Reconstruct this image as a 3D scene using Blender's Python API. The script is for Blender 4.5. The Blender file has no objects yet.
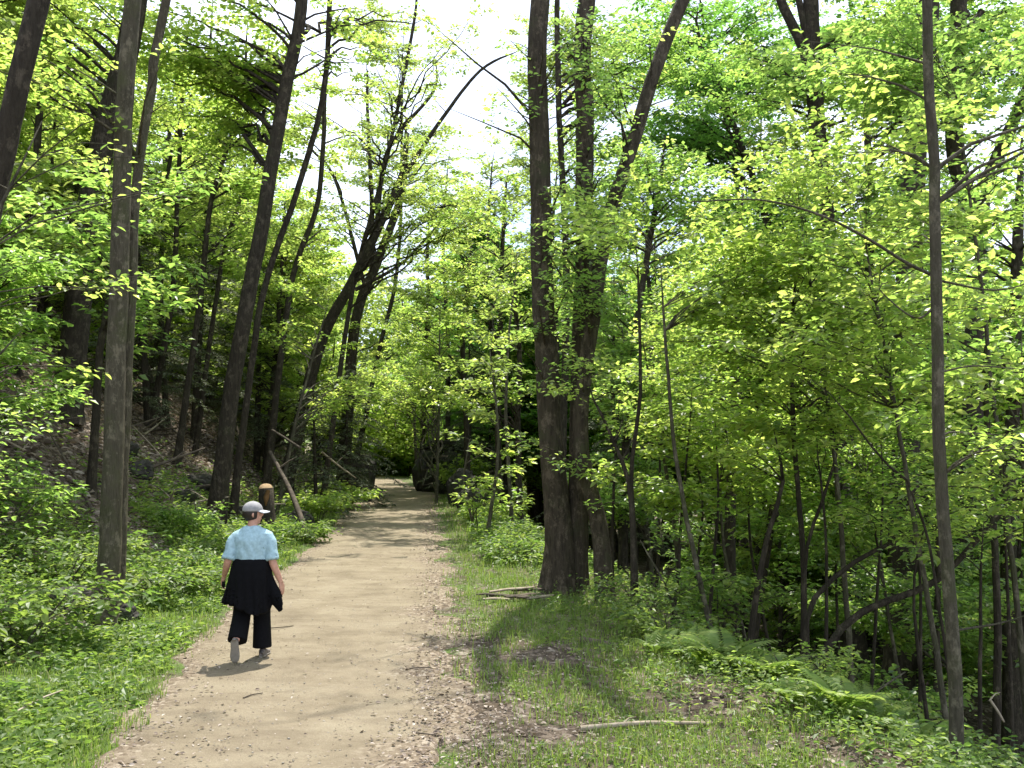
import bpy, math, random
import numpy as np
R = math.radians
rng = np.random.default_rng(7)
random.seed(7)
sc = bpy.context.scene
COL = sc.collection

# ------------------------------------------------------------------ camera
F = 950.0; CAMH = 2.14; PITCH = math.atan(66 / F)
cam = bpy.data.objects.new('camera', bpy.data.cameras.new('camera')); COL.objects.link(cam)
cam.location = (0, 0, CAMH); cam.rotation_euler = (R(90) + PITCH, 0, 0)
cam.data.lens = F / 1024 * 36; cam.data.sensor_width = 36; cam.data.clip_end = 2000; cam.data.clip_start = 0.05
sc.camera = cam

def P(px, py, d):
    """world point seen at a pixel of the photo, d metres ahead"""
    a = (px - 512) / F; b = (384 - py) / F
    cy, sy = math.cos(PITCH), math.sin(PITCH)
    y = cy - b * sy; z = sy + b * cy
    return np.array([a / y * d, d, CAMH + z / y * d])

# ------------------------------------------------------------------ terrain
YD = np.array([-30, 0, 6.39, 7.53, 9.82, 13.55, 16.9, 22.6, 33.9, 48, 53, 60, 67.8, 80, 95, 130])
XL = np.array([-1.6, -2.35, -2.80, -2.92, -3.33, -3.85, -4.0, -4.55, -5.8, -7.4, -8.1, -9.1, -10.2, -14, -21, -40])
XR = np.array([1.0, 0.1, -.35, -.4, -.59, -.93, -1.2, -1.75, -2.7, -3.85, -5.3, -6.7, -8.0, -10.8, -16, -34])
V0D = np.array([-30, 5, 6.4, 10.7, 15, 22, 34, 60, 130]); V0 = np.array([3.2, 3.1, 3.0, 1.9, 2.2, 1.9, 1.5, 1.6, 1.6])
def xl(y): return np.interp(y, YD, XL)
def xr(y): return np.interp(y, YD, XR)
def sst(a, b, x):
    t = np.clip((x - a) / (b - a), 0, 1); return t * t * (3 - 2 * t)
def wob(x, y, s, k=0.0):
    return (np.sin(x * s + 1.3 * np.sin(y * s * .7 + k) + k) + np.sin(y * s * 1.1 + 1.7 * np.sin(x * s * .6 + 2 + k))) * .5
def H(x, y):
    x = np.asarray(x, float); y = np.asarray(y, float)
    u = xl(y) - x; v = x - xr(y)
    hl = np.where(u > 0, 0.10 * sst(0, 1.6, u), 0.0)
    uu = np.maximum(u - 1.3, 0)
    ramp = np.where(uu < 1.5, uu * uu * .24, .54 + (uu - 1.5) * .72)
    ramp = np.where(ramp > 10, 10 + (ramp - 10) * .35, ramp)
    hl = hl + ramp * (1 + .12 * wob(x, y, .35)) + .12 * sst(1.5, 3, u) * wob(x, y, 1.7, 1)
    v0 = np.interp(y, V0D, V0)
    vv = np.maximum(v - v0, 0)
    drop = np.where(vv < .8, vv * vv * .34, .2176 + (vv - .8) * .54)
    drop = np.where(drop > 3.2, 3.2 + (drop - 3.2) * .12, drop)
    hr = -drop + .10 * sst(.2, 2, vv) * wob(x, y, 1.3, 4) + .05 * sst(.3, 1.2, v) * wob(x, y, 2.1, 2)
    far = sst(90, 150, y) * 12
    inp = (u <= 0) & (v <= 0)
    w = np.clip(np.minimum(x - xl(y), xr(y) - x), 0, 1)
    mid = 0.012 * wob(x, y, 2.3, 3) * w
    return np.where(inp, mid, np.where(u > 0, hl, hr)) + far

# ------------------------------------------------------------------ materials
def mat(name):
    m = bpy.data.materials.new(name); m.use_nodes = True
    nt = m.node_tree; nt.nodes.clear()
    out = nt.nodes.new('ShaderNodeOutputMaterial')
    return m, nt, out
def N(nt, t, **kw):
    n = nt.nodes.new('ShaderNode' + t)
    for k, v in kw.items():
        if k in n.inputs.keys() if hasattr(n.inputs, 'keys') else False: n.inputs[k].default_value = v
        else: setattr(n, k, v)
    return n
def noise(nt, scale, detail=5, rough=.6, vec=None):
    n = nt.nodes.new('ShaderNodeTexNoise'); n.inputs['Scale'].default_value = scale
    n.inputs['Detail'].default_value = detail; n.inputs['Roughness'].default_value = rough
    if vec is not None: nt.links.new(vec, n.inputs['Vector'])
    return n.outputs['Fac']
def ramp(nt, fac, stops):
    r = nt.nodes.new('ShaderNodeValToRGB'); e = r.color_ramp.elements
    while len(e) < len(stops): e.new(.5)
    for i, (p, c) in enumerate(stops): e[i].position = p; e[i].color = (*c, 1)
    nt.links.new(fac, r.inputs['Fac']); return r.outputs['Color']
def mix(nt, fac, a, b):
    m = nt.nodes.new('ShaderNodeMix'); m.data_type = 'RGBA'
    if isinstance(fac, (int, float)): m.inputs[0].default_value = fac
    else: nt.links.new(fac, m.inputs[0])
    for s, v in ((6, a), (7, b)):
        if isinstance(v, tuple): m.inputs[s].default_value = (*v, 1)
        else: nt.links.new(v, m.inputs[s])
    return m.outputs[2]
def bump(nt, h, strength, dist):
    b = nt.nodes.new('ShaderNodeBump'); b.inputs['Strength'].default_value = strength; b.inputs['Distance'].default_value = dist
    nt.links.new(h, b.inputs['Height']); return b.outputs['Normal']
def objco(nt, scale=None):
    t = nt.nodes.new('ShaderNodeTexCoord'); o = t.outputs['Object']
    if scale:
        m = nt.nodes.new('ShaderNodeMapping'); m.inputs['Scale'].default_value = scale
        nt.links.new(o, m.inputs['Vector']); o = m.outputs['Vector']
    return o
def princ(nt, out, col, rough=.8, nrm=None, spec=.3):
    p = nt.nodes.new('ShaderNodeBsdfPrincipled')
    if isinstance(col, tuple): p.inputs['Base Color'].default_value = (*col, 1)
    else: nt.links.new(col, p.inputs['Base Color'])
    p.inputs['Roughness'].default_value = rough; p.inputs['Specular IOR Level'].default_value = spec
    if nrm is not None: nt.links.new(nrm, p.inputs['Normal'])
    nt.links.new(p.outputs[0], out.inputs['Surface']); return p

def leaf_mat(name, stops, trans_gain=2.2, tmix=.5, rough=.38, spec=.7):
    """stops: leaf base colours across the 'rnd' attribute; light also passes through the blade"""
    m, nt, out = mat(name)
    a = nt.nodes.new('ShaderNodeAttribute'); a.attribute_name = 'rnd'
    c = ramp(nt, a.outputs['Fac'], stops)
    p = nt.nodes.new('ShaderNodeBsdfPrincipled'); nt.links.new(c, p.inputs['Base Color'])
    p.inputs['Roughness'].default_value = rough; p.inputs['Specular IOR Level'].default_value = spec
    t = nt.nodes.new('ShaderNodeBsdfTranslucent')
    g = nt.nodes.new('ShaderNodeVectorMath'); g.operation = 'MULTIPLY'
    nt.links.new(c, g.inputs[0]); g.inputs[1].default_value = (trans_gain * 1.0, trans_gain * 1.0, trans_gain * .75)
    nt.links.new(g.outputs[0], t.inputs['Color'])
    x = nt.nodes.new('ShaderNodeMixShader'); x.inputs[0].default_value = tmix
    nt.links.new(p.outputs[0], x.inputs[1]); nt.links.new(t.outputs[0], x.inputs[2])
    nt.links.new(x.outputs[0], out.inputs['Surface']); return m
LM = {}
LM['spring'] = leaf_mat('leaf_spring', [(0, (.082, .135, .028)), (.5, (.135, .185, .042)), (1, (.22, .25, .07))], 3.8, .6)
LM['green'] = leaf_mat('leaf_green', [(0, (.06, .108, .026)), (.6, (.108, .165, .04)), (1, (.175, .215, .06))], 3.9, .6)
LM['pale'] = leaf_mat('leaf_pale', [(0, (.10, .15, .035)), (.6, (.15, .195, .05)), (1, (.21, .235, .07))], 3.1, .56)
LM['deep'] = leaf_mat('leaf_deep', [(0, (.04, .09, .018)), (.6, (.062, .125, .024)), (1, (.10, .165, .034))], 3.9, .57)
LM['hemlock'] = leaf_mat('hemlock_needles', [(0, (.06, .08, .04)), (.6, (.10, .125, .07)), (1, (.155, .175, .11))], 1.5, .3, .6, .3)
LM['herb'] = leaf_mat('herb_leaf', [(0, (.06, .115, .024)), (.5, (.108, .168, .034)), (1, (.18, .225, .055))], 2.7, .48, .45, .45)
LM['grass'] = leaf_mat('grass_blade', [(0, (.10, .17, .03)), (.6, (.17, .245, .05)), (.92, (.24, .28, .08)), (1, (.34, .30, .17))], 2.0, .4, .5, .4)
LM['litter'] = leaf_mat('dry_leaf', [(0, (.08, .058, .045)), (.4, (.19, .145, .11)), (.75, (.30, .24, .19)), (1, (.46, .40, .34))], 1.0, .2, .6, .3)

def bark_mat(name, dark, light, moss=None, sc_=1.0, mossamt=.0):
    m, nt, out = mat(name)
    co = objco(nt, (9 * sc_, 9 * sc_, 1.6 * sc_))
    f1 = noise(nt, 2.2, 8, .7, co)
    co2 = objco(nt, (30 * sc_, 30 * sc_, 4 * sc_)); f2 = noise(nt, 1.5, 4, .7, co2)
    big = noise(nt, 1.1, 3, .5, objco(nt))
    c = ramp(nt, f1, [(.32, dark), (.62, light), (.8, tuple(x * 1.35 for x in light))])
    c = mix(nt, ramp(nt, big, [(.4, (0, 0, 0)), (.65, (.6, .6, .6))]), c, tuple(x * .75 for x in light))
    if moss:
        c = mix(nt, ramp(nt, noise(nt, 2.4, 5, .65, objco(nt)), [(.5 - mossamt, (0, 0, 0)), (.72 - mossamt, (1, 1, 1))]), c, moss)
    ad = nt.nodes.new('ShaderNodeMath'); ad.operation = 'ADD'; nt.links.new(f1, ad.inputs[0]); nt.links.new(f2, ad.inputs[1])
    sp = ramp(nt, noise(nt, 1.6, 6, .75, objco(nt, (5, 5, 3.2))), [(.52, (0, 0, 0)), (.62, (.75, .75, .75))])
    c = mix(nt, sp, c, tuple(x * 1.9 for x in light))
    princ(nt, out, c, .9, bump(nt, ad.outputs[0], 1.0, .06), .15); return m
BM = {'dark': bark_mat('bark_dark', (.022, .018, .013), (.070, .058, .042), (.055, .058, .03), 1, -.05),
      'grey': bark_mat('bark_grey', (.05, .044, .03), (.135, .118, .08), (.095, .10, .045), 1, .02),
      'big': bark_mat('bark_furrowed', (.025, .02, .014), (.095, .077, .055), (.07, .075, .036), .8, -.03),
      'thin': bark_mat('bark_smooth', (.06, .054, .036), (.15, .135, .095), (.10, .11, .05), 1.6, .0)}
m, nt, out = mat('dead_wood')
f = noise(nt, 3, 7, .7, objco(nt, (3, 3, 3)))
princ(nt, out, ramp(nt, f, [(.3, (.035, .028, .021)), (.6, (.115, .092, .068)), (.8, (.21, .18, .14))]), .9, bump(nt, f, .6, .02), .2); BM['dead'] = m
m, nt, out = mat('pale_dead_wood')
f = noise(nt, 4, 7, .7, objco(nt, (3, 3, 3)))
princ(nt, out, ramp(nt, f, [(.3, (.20, .16, .11)), (.6, (.38, .32, .24)), (.8, (.5, .44, .34))]), .9, bump(nt, f, .5, .01), .2); BM['pale'] = m
m, nt, out = mat('sawn_wood')
f = noise(nt, 14, 5, .6, objco(nt))
princ(nt, out, ramp(nt, f, [(.3, (.22, .14, .07)), (.7, (.36, .26, .15))]), .8, bump(nt, f, .3, .01), .2); BM['sawn'] = m
m, nt, out = mat('mossy_rock')
f = noise(nt, 5, 9, .7, objco(nt)); f2 = noise(nt, 1.7, 5, .6, objco(nt))
c = ramp(nt, f, [(.3, (.02, .018, .015)), (.6, (.065, .06, .05)), (.8, (.15, .14, .12))])
c = mix(nt, ramp(nt, f2, [(.5, (0, 0, 0)), (.62, (.9, .9, .9))]), c, (.04, .052, .02))
princ(nt, out, c, .9, bump(nt, f, .9, .05), .2); BM['rock'] = m

m, nt, out = mat('forest_floor')                                   # earth with leaf litter, greener where flat
co = objco(nt)
v = nt.nodes.new('ShaderNodeTexVoronoi'); v.inputs['Scale'].default_value = 14; nt.links.new(co, v.inputs['Vector'])
sepc = nt.nodes.new('ShaderNodeSeparateColor'); nt.links.new(v.outputs['Color'], sepc.inputs[0])
lit = ramp(nt, sepc.outputs[0], [(0, (.06, .045, .034)), (.5, (.14, .11, .082)), (.85, (.24, .19, .15)), (1, (.36, .31, .25))])
soil = ramp(nt, noise(nt, 9, 8, .7, co), [(.3, (.035, .027, .02)), (.7, (.12, .09, .06))])
c = mix(nt, ramp(nt, noise(nt, 2.2, 6, .65, co), [(.38, (0, 0, 0)), (.58, (1, 1, 1))]), soil, lit)
att = nt.nodes.new('ShaderNodeAttribute'); att.attribute_name = 'turf'
g = ramp(nt, noise(nt, 22, 6, .7, co), [(.3, (.06, .10, .022)), (.55, (.12, .175, .045)), (.8, (.19, .225, .085))])
mm = nt.nodes.new('ShaderNodeMath'); mm.operation = 'MULTIPLY_ADD'; nt.links.new(noise(nt, 1.8, 7, .7, co), mm.inputs[0]); mm.inputs[1].default_value = 1.6
ms = nt.nodes.new('ShaderNodeMath'); ms.operation = 'SUBTRACT'; nt.links.new(att.outputs['Fac'], ms.inputs[0]); ms.inputs[1].default_value = 1.25
nt.links.new(ms.outputs[0], mm.inputs[2])
gf = ramp(nt, mm.outputs[0], [(.3, (0, 0, 0)), (.6, (1, 1, 1))])
c = mix(nt, gf, c, g)
princ(nt, out, c, .95, bump(nt, noise(nt, 25, 6, .75, co), .9, .04), .15); M_GROUND = m

m, nt, out = mat('sandy_path')
co = objco(nt)
base = ramp(nt, noise(nt, 1.3, 7, .62, co), [(.3, (.165, .134, .088)), (.5, (.245, .203, .138)), (.7, (.29, .248, .172))])
stk = ramp(nt, noise(nt, 1.6, 7, .7, objco(nt, (.8, 2.6, 1))), [(.48, (0, 0, 0)), (.66, (.55, .55, .55))])
base = mix(nt, stk, base, (.145, .115, .078))
grain = noise(nt, 60, 6, .8, co)
base = mix(nt, ramp(nt, grain, [(.35, (.55, .55, .55)), (.5, (0, 0, 0))]), base, (.17, .13, .09))
base = mix(nt, ramp(nt, grain, [(.58, (0, 0, 0)), (.75, (.7, .7, .7))]), base, (.40, .36, .28))
att = nt.nodes.new('ShaderNodeAttribute'); att.attribute_name = 'edge'    # trodden sand gives way to dirt and crumbled leaves
mm = nt.nodes.new('ShaderNodeMath'); mm.operation = 'ADD'; nt.links.new(att.outputs['Fac'], mm.inputs[0])
sb = nt.nodes.new('ShaderNodeMath'); sb.operation = 'MULTIPLY_ADD'; nt.links.new(noise(nt, 2.6, 8, .75, co), sb.inputs[0]); sb.inputs[1].default_value = 1.3; sb.inputs[2].default_value = -.65
nt.links.new(sb.outputs[0], mm.inputs[1])
v = nt.nodes.new('ShaderNodeTexVoronoi'); v.inputs['Scale'].default_value = 30; nt.links.new(co, v.inputs['Vector'])
sepc = nt.nodes.new('ShaderNodeSeparateColor'); nt.links.new(v.outputs['Color'], sepc.inputs[0])
dirt = ramp(nt, sepc.outputs[0], [(0, (.11, .08, .055)), (.5, (.20, .155, .11)), (.85, (.29, .235, .175)), (1, (.42, .36, .28))])
c = mix(nt, ramp(nt, mm.outputs[0], [(.35, (0, 0, 0)), (.85, (.85, .85, .85))]), base, dirt)
hh = nt.nodes.new('ShaderNodeMath'); hh.operation = 'ADD'; nt.links.new(noise(nt, 7, 8, .7, co), hh.inputs[0]); nt.links.new(grain, hh.inputs[1])
princ(nt, out, c, .95, bump(nt, hh.outputs[0], .7, .03), .15); M_PATH = m

def flat_mat(name, col, rough=.8, spec=.3, fab=0, bumpd=.004):
    m, nt, out = mat(name)
    f = noise(nt, 30, 4, .6, objco(nt))
    c = ramp(nt, f, [(.3, tuple(x * .82 for x in col)), (.7, tuple(min(1, x * 1.15) for x in col))])
    princ(nt, out, c, rough, bump(nt, noise(nt, 11, 4, .6, objco(nt)), .5, bumpd), spec); return m

# ------------------------------------------------------------------ mesh helpers
def link(name, me, parent=None, material=None):
    o = bpy.data.objects.new(name, me); COL.objects.link(o)
    if material is not None: me.materials.append(material)
    if parent is not None: o.parent = parent
    return o
def mesh_np(name, V, faces_flat, sizes, smooth=False, attrs=None):
    me = bpy.data.meshes.new(name)
    V = np.ascontiguousarray(V, np.float32)
    me.vertices.add(len(V)); me.vertices.foreach_set('co', V.ravel())
    ff = np.ascontiguousarray(faces_flat, np.int32).ravel(); sizes = np.asarray(sizes, np.int32)
    me.loops.add(len(ff)); me.loops.foreach_set('vertex_index', ff)
    me.polygons.add(len(sizes))
    st = np.zeros(len(sizes), np.int32); st[1:] = np.cumsum(sizes)[:-1]
    me.polygons.foreach_set('loop_start', st); me.polygons.foreach_set('loop_total', sizes)
    me.polygons.foreach_set('use_smooth', np.full(len(sizes), bool(smooth)))
    me.update(calc_edges=True)
    for k, a in (attrs or {}).items():
        at = me.attributes.new(k, 'FLOAT', 'POINT'); at.data.foreach_set('value', np.ascontiguousarray(a, np.float32))
    return me
def nrm(a): return a / np.maximum(np.linalg.norm(a, axis=-1, keepdims=True), 1e-9)

def leaf_mesh(name, C, D, Nn, L, W, rnd, fine=True):
    n = len(C); D = nrm(D); S = nrm(np.cross(D, Nn)); U = np.cross(S, D)
    L = L[:, None]; W = W[:, None]
    fold = .18
    if fine:
        V = np.stack([C, C + D * L * .28 + S * W * .42 + U * W * fold, C + D * L * .62 + S * W * .40 + U * W * fold * .7 - U * L * .03, C + D * L - U * L * .10,
                      C + D * L * .62 - S * W * .40 + U * W * fold * .7 - U * L * .03, C + D * L * .28 - S * W * .42 + U * W * fold], 1)
        k = 6; idx = np.array([0, 1, 2, 3, 0, 3, 4, 5])
        sizes = np.full(n * 2, 4)
    else:
        V = np.stack([C, C + D * L * .45 + S * W * .5 + U * W * fold, C + D * L - U * L * .06, C + D * L * .45 - S * W * .5 + U * W * fold], 1)
        k = 4; idx = np.array([0, 1, 2, 0, 2, 3]); sizes = np.full(n * 2, 3)
    Fc = (np.arange(n)[:, None] * k + idx[None, :]).ravel()
    return mesh_np(name, V.reshape(-1, 3), Fc, sizes, False, {'rnd': np.repeat(rnd, k)})

class Tubes:
    def __init__(s): s.V = []; s.F = []; s.n = 0
    def tube(s, pts, rad, sides=6, rough=0., cap=True, flare=0.):
        pts = np.asarray(pts, float); rad = np.asarray(rad, float)
        T = np.gradient(pts, axis=0); T = nrm(T)
        ref = np.array([1., 0, 0]) if abs(T[0, 0]) < .8 else np.array([0, 1., 0])
        A = nrm(ref - (T @ ref)[:, None] * T); B = np.cross(T, A)
        th = np.linspace(0, 2 * np.pi, sides, endpoint=False)
        rr = np.repeat(rad[:, None], sides, 1)
        if rough:
            k = rng.uniform(0, 6, 4); t = np.linspace(0, 1, len(pts))[:, None]
            rr = rr * (1 + rough * (np.sin(th * 3 + k[0] + 2 * t) * .5 + np.sin(th * 5 + k[1] + t * 7) * .4 + .5 * rng.normal(size=rr.shape)))
        if flare:
            t = np.linspace(0, 1, len(pts))[:, None]; k = rng.uniform(0, 6)
            rr = rr * (1 + flare * np.exp(-t * 26) * (.65 + .6 * np.sin(th * 4 + k) ** 2))
        V = pts[:, None, :] + rr[..., None] * (np.cos(th)[None, :, None] * A[:, None, :] + np.sin(th)[None, :, None] * B[:, None, :])
        m_ = len(pts); i = np.arange(m_ - 1)[:, None] * sides; j = np.arange(sides)[None, :]; j2 = (j + 1) % sides
        Fq = np.stack([i + j, i + j2, i + sides + j2, i + sides + j], -1).reshape(-1, 4) + s.n
        s.V.append(V.reshape(-1, 3)); s.F.append(Fq); s.n += m_ * sides
        if cap:
            for e, o in ((0, 0), (m_ - 1, (m_ - 1) * sides)):
                c = pts[e]; s.V.append(c[None]); ci = s.n; s.n += 1
                base = s.n - 1 - (m_ * sides) - (0 if e == 0 else 1)
                a = base + o + np.arange(sides); b = base + o + (np.arange(sides) + 1) % sides
                s.F.append(np.stack([a, b, np.full(sides, ci), np.full(sides, ci)], -1))
    def prisms(s, A, B, ra, rb):
        """many thin three-sided twigs from A to B at once"""
        n = len(A); D = nrm(B - A); ref = np.tile([0, 0, 1.], (n, 1)); ref[np.abs(D[:, 2]) > .9] = [1, 0, 0]
        S = nrm(np.cross(D, ref)); U = np.cross(D, S)
        V = []
        for P0, r in ((A, ra), (B, rb)):
            for k in range(3):
                a = 2 * math.pi * k / 3; V.append(P0 + np.asarray(r)[:, None] * (math.cos(a) * S + math.sin(a) * U))
        V = np.stack(V, 1); q = np.array([[0, 1, 4, 3], [1, 2, 5, 4], [2, 0, 3, 5]])
        Fq = (np.arange(n)[:, None, None] * 6 + q[None]).reshape(-1, 4) + s.n
        s.V.append(V.reshape(-1, 3)); s.F.append(Fq); s.n += n * 6
    def mesh(s, name, smooth=True):
        V = np.concatenate(s.V); Fq = np.concatenate(s.F)
        tri = Fq[:, 2] == Fq[:, 3]
        Q = Fq[~tri]; T = Fq[tri][:, :3]
        ff = np.concatenate([Q.ravel(), T.ravel()]); sz = np.concatenate([np.full(len(Q), 4), np.full(len(T), 3)])
        return mesh_np(name, V, ff, sz, smooth)

def smooth_line(pts, n):
    pts = np.asarray(pts, float)
    if len(pts) == 2:
        t = np.linspace(0, 1, n)[:, None]; return pts[0] * (1 - t) + pts[1] * t
    s = np.concatenate([[0], np.cumsum(np.linalg.norm(np.diff(pts, axis=0), axis=1))]); q = np.linspace(0, s[-1], n)
    # Catmull-Rom through the points
    out_ = np.zeros((n, 3)); ext = np.vstack([2 * pts[0] - pts[1], pts, 2 * pts[-1] - pts[-2]])
    for a, v_ in enumerate(q):
        i = min(np.searchsorted(s, v_, side='right') - 1, len(pts) - 2); t = (v_ - s[i]) / (s[i + 1] - s[i])
        p0, p1, p2, p3 = ext[i:i + 4]
        out_[a] = .5 * ((2 * p1) + (-p0 + p2) * t + (2 * p0 - 5 * p1 + 4 * p2 - p3) * t * t + (-p0 + 3 * p1 - 3 * p2 + p3) * t ** 3)
    return out_

# ------------------------------------------------------------------ sun and the gaps it finds
SUN_EL = R(65); SUN_DIR = nrm(np.array([.17, .985, 0])) * math.cos(SUN_EL) + np.array([0, 0, math.sin(SUN_EL)])
SHADE = [  # places on the ground that lie in the shade of the canopy (x, y, rx, ry)
    (.55, 9.0, .6, 2.2), (.75, 12.0, .8, 1.6), (-.1, 7.2, .7, .8), (-1.2, 5.4, 1.6, .5), (.9, 12.2, .6, .7), (-1.9, 15.4, 1.5, .3), (-3, 21.5, 1.6, .5),
    (-3.4, 27, 1.8, .8), (-5, 36, 3, 1.2), (-6.0, 44, 3, 1.3), (-1.6, 18.5, .6, .5), (-2.1, 16.9, .5, .25)]
def shade_target(x, y):
    s = np.zeros_like(x)
    for cx, cy, rx, ry in SHADE:
        s = np.maximum(s, 1.25 - ((x - cx) / rx) ** 2 - ((y - cy) / ry) ** 2)
    return s > .25 + .5 * wob(x, y, 4.0, 1)
def keep_sun(O, frac=.03):
    """sprays of the canopy whose shadow would fall on a sunny patch of the trail are missing: the canopy has its gap there"""
    k = O[:, 2] / SUN_DIR[2]; G = O - SUN_DIR * k[:, None]; x, y = G[:, 0], G[:, 1]
    u = xl(y) - x; v = x - xr(y)
    zone = (u < 2.6) & (v < np.interp(y, V0D, V0) + .6) & (y > 3) & (y < 62)
    sh = shade_target(x, y)
    r = rng.random(len(O))
    fr = np.where(y > 26, .6, np.where(y > 20, .2, frac))
    return ~zone | sh | (r < fr)

# ------------------------------------------------------------------ trees
def nearest_on(trunks, E):
    """start point of a limb: on a trunk, somewhat below where the limb ends"""
    best = None
    for pts, rad in trunks:
        hd = np.linalg.norm(pts[:, :2] - E[:2], axis=1)
        cost = np.abs(pts[:, 2] - (E[2] - .45 * hd)) + hd * .6 + rng.uniform(0, .5)
        i = int(np.argmin(cost))
        if best is None or cost[i] < best[0]: best = (cost[i], pts[i], rad[i])
    return best[1], best[2]

def foliage(trunks, blobs, tb, leaf=.075, step=.34, spray=(.35, .8), nleaf=14, flat=.35, jitter=.3, gaps=True, drop=0., bare=.3, wd=.62, twig=.004, mul=1.35):
    """limbs, twigs and leaf positions for every blob (centre, radii, number of limbs)"""
    SO, SD, SL = [], [], []
    for (c, r_, nl) in blobs:
        nl = int(nl * mul)
        c = np.asarray(c, float); r_ = np.asarray(r_, float)
        for i in range(nl):
            q = nrm(rng.normal(size=3)); E = c + q * r_ * rng.uniform(.45, 1) ** .6
            S, tr = nearest_on(trunks, E)
            dv = E - S; L = np.linalg.norm(dv)
            if gaps and not keep_sun(np.array([S * .3 + E * .7]), .3)[0]: continue
            if L < .25: continue
            Q = S + dv * .45 + np.array([0, 0, .16 * L]) + rng.normal(size=3) * .05 * L
            n = max(4, int(L / .35)); t = np.linspace(0, 1, n)[:, None]
            pts = (1 - t) ** 2 * S + 2 * t * (1 - t) * Q + t * t * E
            pts[1:-1] += rng.normal(size=(n - 2, 3)) * .018 * L
            r0 = min(tr * .55, .006 + .011 * L); tb.tube(pts, np.linspace(r0, .0035, n), 5 if r0 > .015 else 4, cap=False)
            m_ = max(2, int(L / step)); tt = np.linspace(max(bare, .15), 1, m_) + rng.normal(size=m_) * .02
            tt = np.clip(tt, .1, 1)
            pos = np.stack([np.interp(tt, t[:, 0], pts[:, k]) for k in range(3)], 1)
            tan = nrm(np.gradient(pts, axis=0)); tang = np.stack([np.interp(tt, t[:, 0], tan[:, k]) for k in range(3)], 1)
            for sgn in (-1, 1):
                a = sgn * rng.uniform(.5, 1.25, m_)
                dx = tang[:, 0] * np.cos(a) - tang[:, 1] * np.sin(a); dy = tang[:, 0] * np.sin(a) + tang[:, 1] * np.cos(a)
                dz = tang[:, 2] * .4 - drop + rng.normal(size=m_) * .15
                SO.append(pos); SD.append(nrm(np.stack([dx, dy, dz], 1)))
                SL.append(rng.uniform(*spray, m_) * (1.1 - .45 * tt))
            SO.append(pos[-1:]); SD.append(nrm(tang[-1:] * [1, 1, .4])); SL.append(rng.uniform(*spray, 1))
    SO = np.concatenate(SO); SD = np.concatenate(SD); SL = np.concatenate(SL)
    if gaps:
        k = keep_sun(SO + SD * SL[:, None] * .5); SO, SD, SL = SO[k], SD[k], SL[k]
    if len(SO) == 0: SO = np.array([[0, 0, -20.]]); SD = np.array([[1., 0, 0]]); SL = np.array([.1])
    tb.prisms(SO, SO + SD * SL[:, None] * .92, np.full(len(SO), twig), np.full(len(SO), twig * .4))
    # leaves
    n = len(SO); K = nleaf
    t = (np.arange(K)[None, :] + rng.random((n, K))) / K; t = .12 + .9 * t
    O = np.repeat(SO, K, 0); D = np.repeat(SD, K, 0); L = np.repeat(SL, K); t = t.ravel()
    up = np.tile([0, 0, 1.], (n * K, 1)); S = nrm(np.cross(D, up))
    side = np.where(np.arange(n * K) % 2 == 0, 1, -1)[:, None] * rng.uniform(.5, 1.2, (n * K, 1))
    C = O + D * (L * t)[:, None] + S * side * (L * .16 * (1.2 - t))[:, None] + rng.normal(size=(n * K, 3)) * np.array([.02, .02, .03 + flat * .06])
    DD = nrm(D * .6 + S * side * .75 + rng.normal(size=C.shape) * .25 - up * (.12 + drop * .5))
    NN = nrm(up + rng.normal(size=C.shape) * jitter)
    ll = leaf * rng.uniform(.6, 1.25, n * K); rnd = np.clip(np.repeat(rng.normal(.5, .2, n), K) + rng.normal(size=n * K) * .16, 0, 1)
    return C, DD, NN, ll, ll * wd * rng.uniform(.85, 1.15, n * K), rnd

def settag(o, label=None, cat=None, group=None, kind=None):
    if label: o['label'] = label
    if cat: o['category'] = cat
    if group: o['group'] = group
    if kind: o['kind'] = kind
    return o
def empty(name, loc, label=None, cat=None, group=None):
    o = bpy.data.objects.new(name, None); COL.objects.link(o); o.location = tuple(float(a) for a in loc); o.empty_display_size = .2
    return settag(o, label, cat, group)
def shift(me, base):
    me.transform(__import__('mathutils').Matrix.Translation([-float(b) for b in base]))

def make_tree(name, label, stems, blobs, leafm='spring', bark='dark', group=None, sides=12, cat='tree', flare=.7, fine=True, dead=(), rough=.02, **kw):
    """stems: list of (points, r0, r1[, material]) in world space"""
    base = np.array(stems[0][0][0], float)
    tr = Tubes(); br = Tubes(); trunks = []
    for k, (pts, r0, r1) in enumerate(stems):
        L = np.linalg.norm(np.diff(np.asarray(pts), axis=0), axis=1).sum(); n = max(8, int(L / .28))
        pl = smooth_line(pts, n)
        pl[1:, :2] += np.cumsum(rng.normal(size=(n - 1, 2)) * .006, 0)
        rad = np.linspace(r0, r1, n) * np.clip((1 - np.linspace(0, 1, n)) / .16, .12, 1) ** .6
        tr.tube(pl, rad, sides, rough=rough, flare=flare if k == 0 else (flare * .6 if np.linalg.norm(pl[0] - base) < 2 else 0))
        trunks.append((pl, rad))
    for (pts, r0, r1) in dead:
        pl = smooth_line(pts, max(6, int(len(pts) * 4))); br.tube(pl, np.linspace(r0, r1, len(pl)), 6)
    root = empty(name, base, label, cat, group)
    if blobs:
        a = foliage(trunks, blobs, br, **kw)
        me = leaf_mesh('crown', *a, fine=fine); shift(me, base); link('crown', me, root, LM[leafm])
    me = tr.mesh('trunk'); shift(me, base); link('trunk', me, root, BM[bark])
    if br.n: me = br.mesh('branches'); shift(me, base); link('branches', me, root, BM[bark])
    return root

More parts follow.
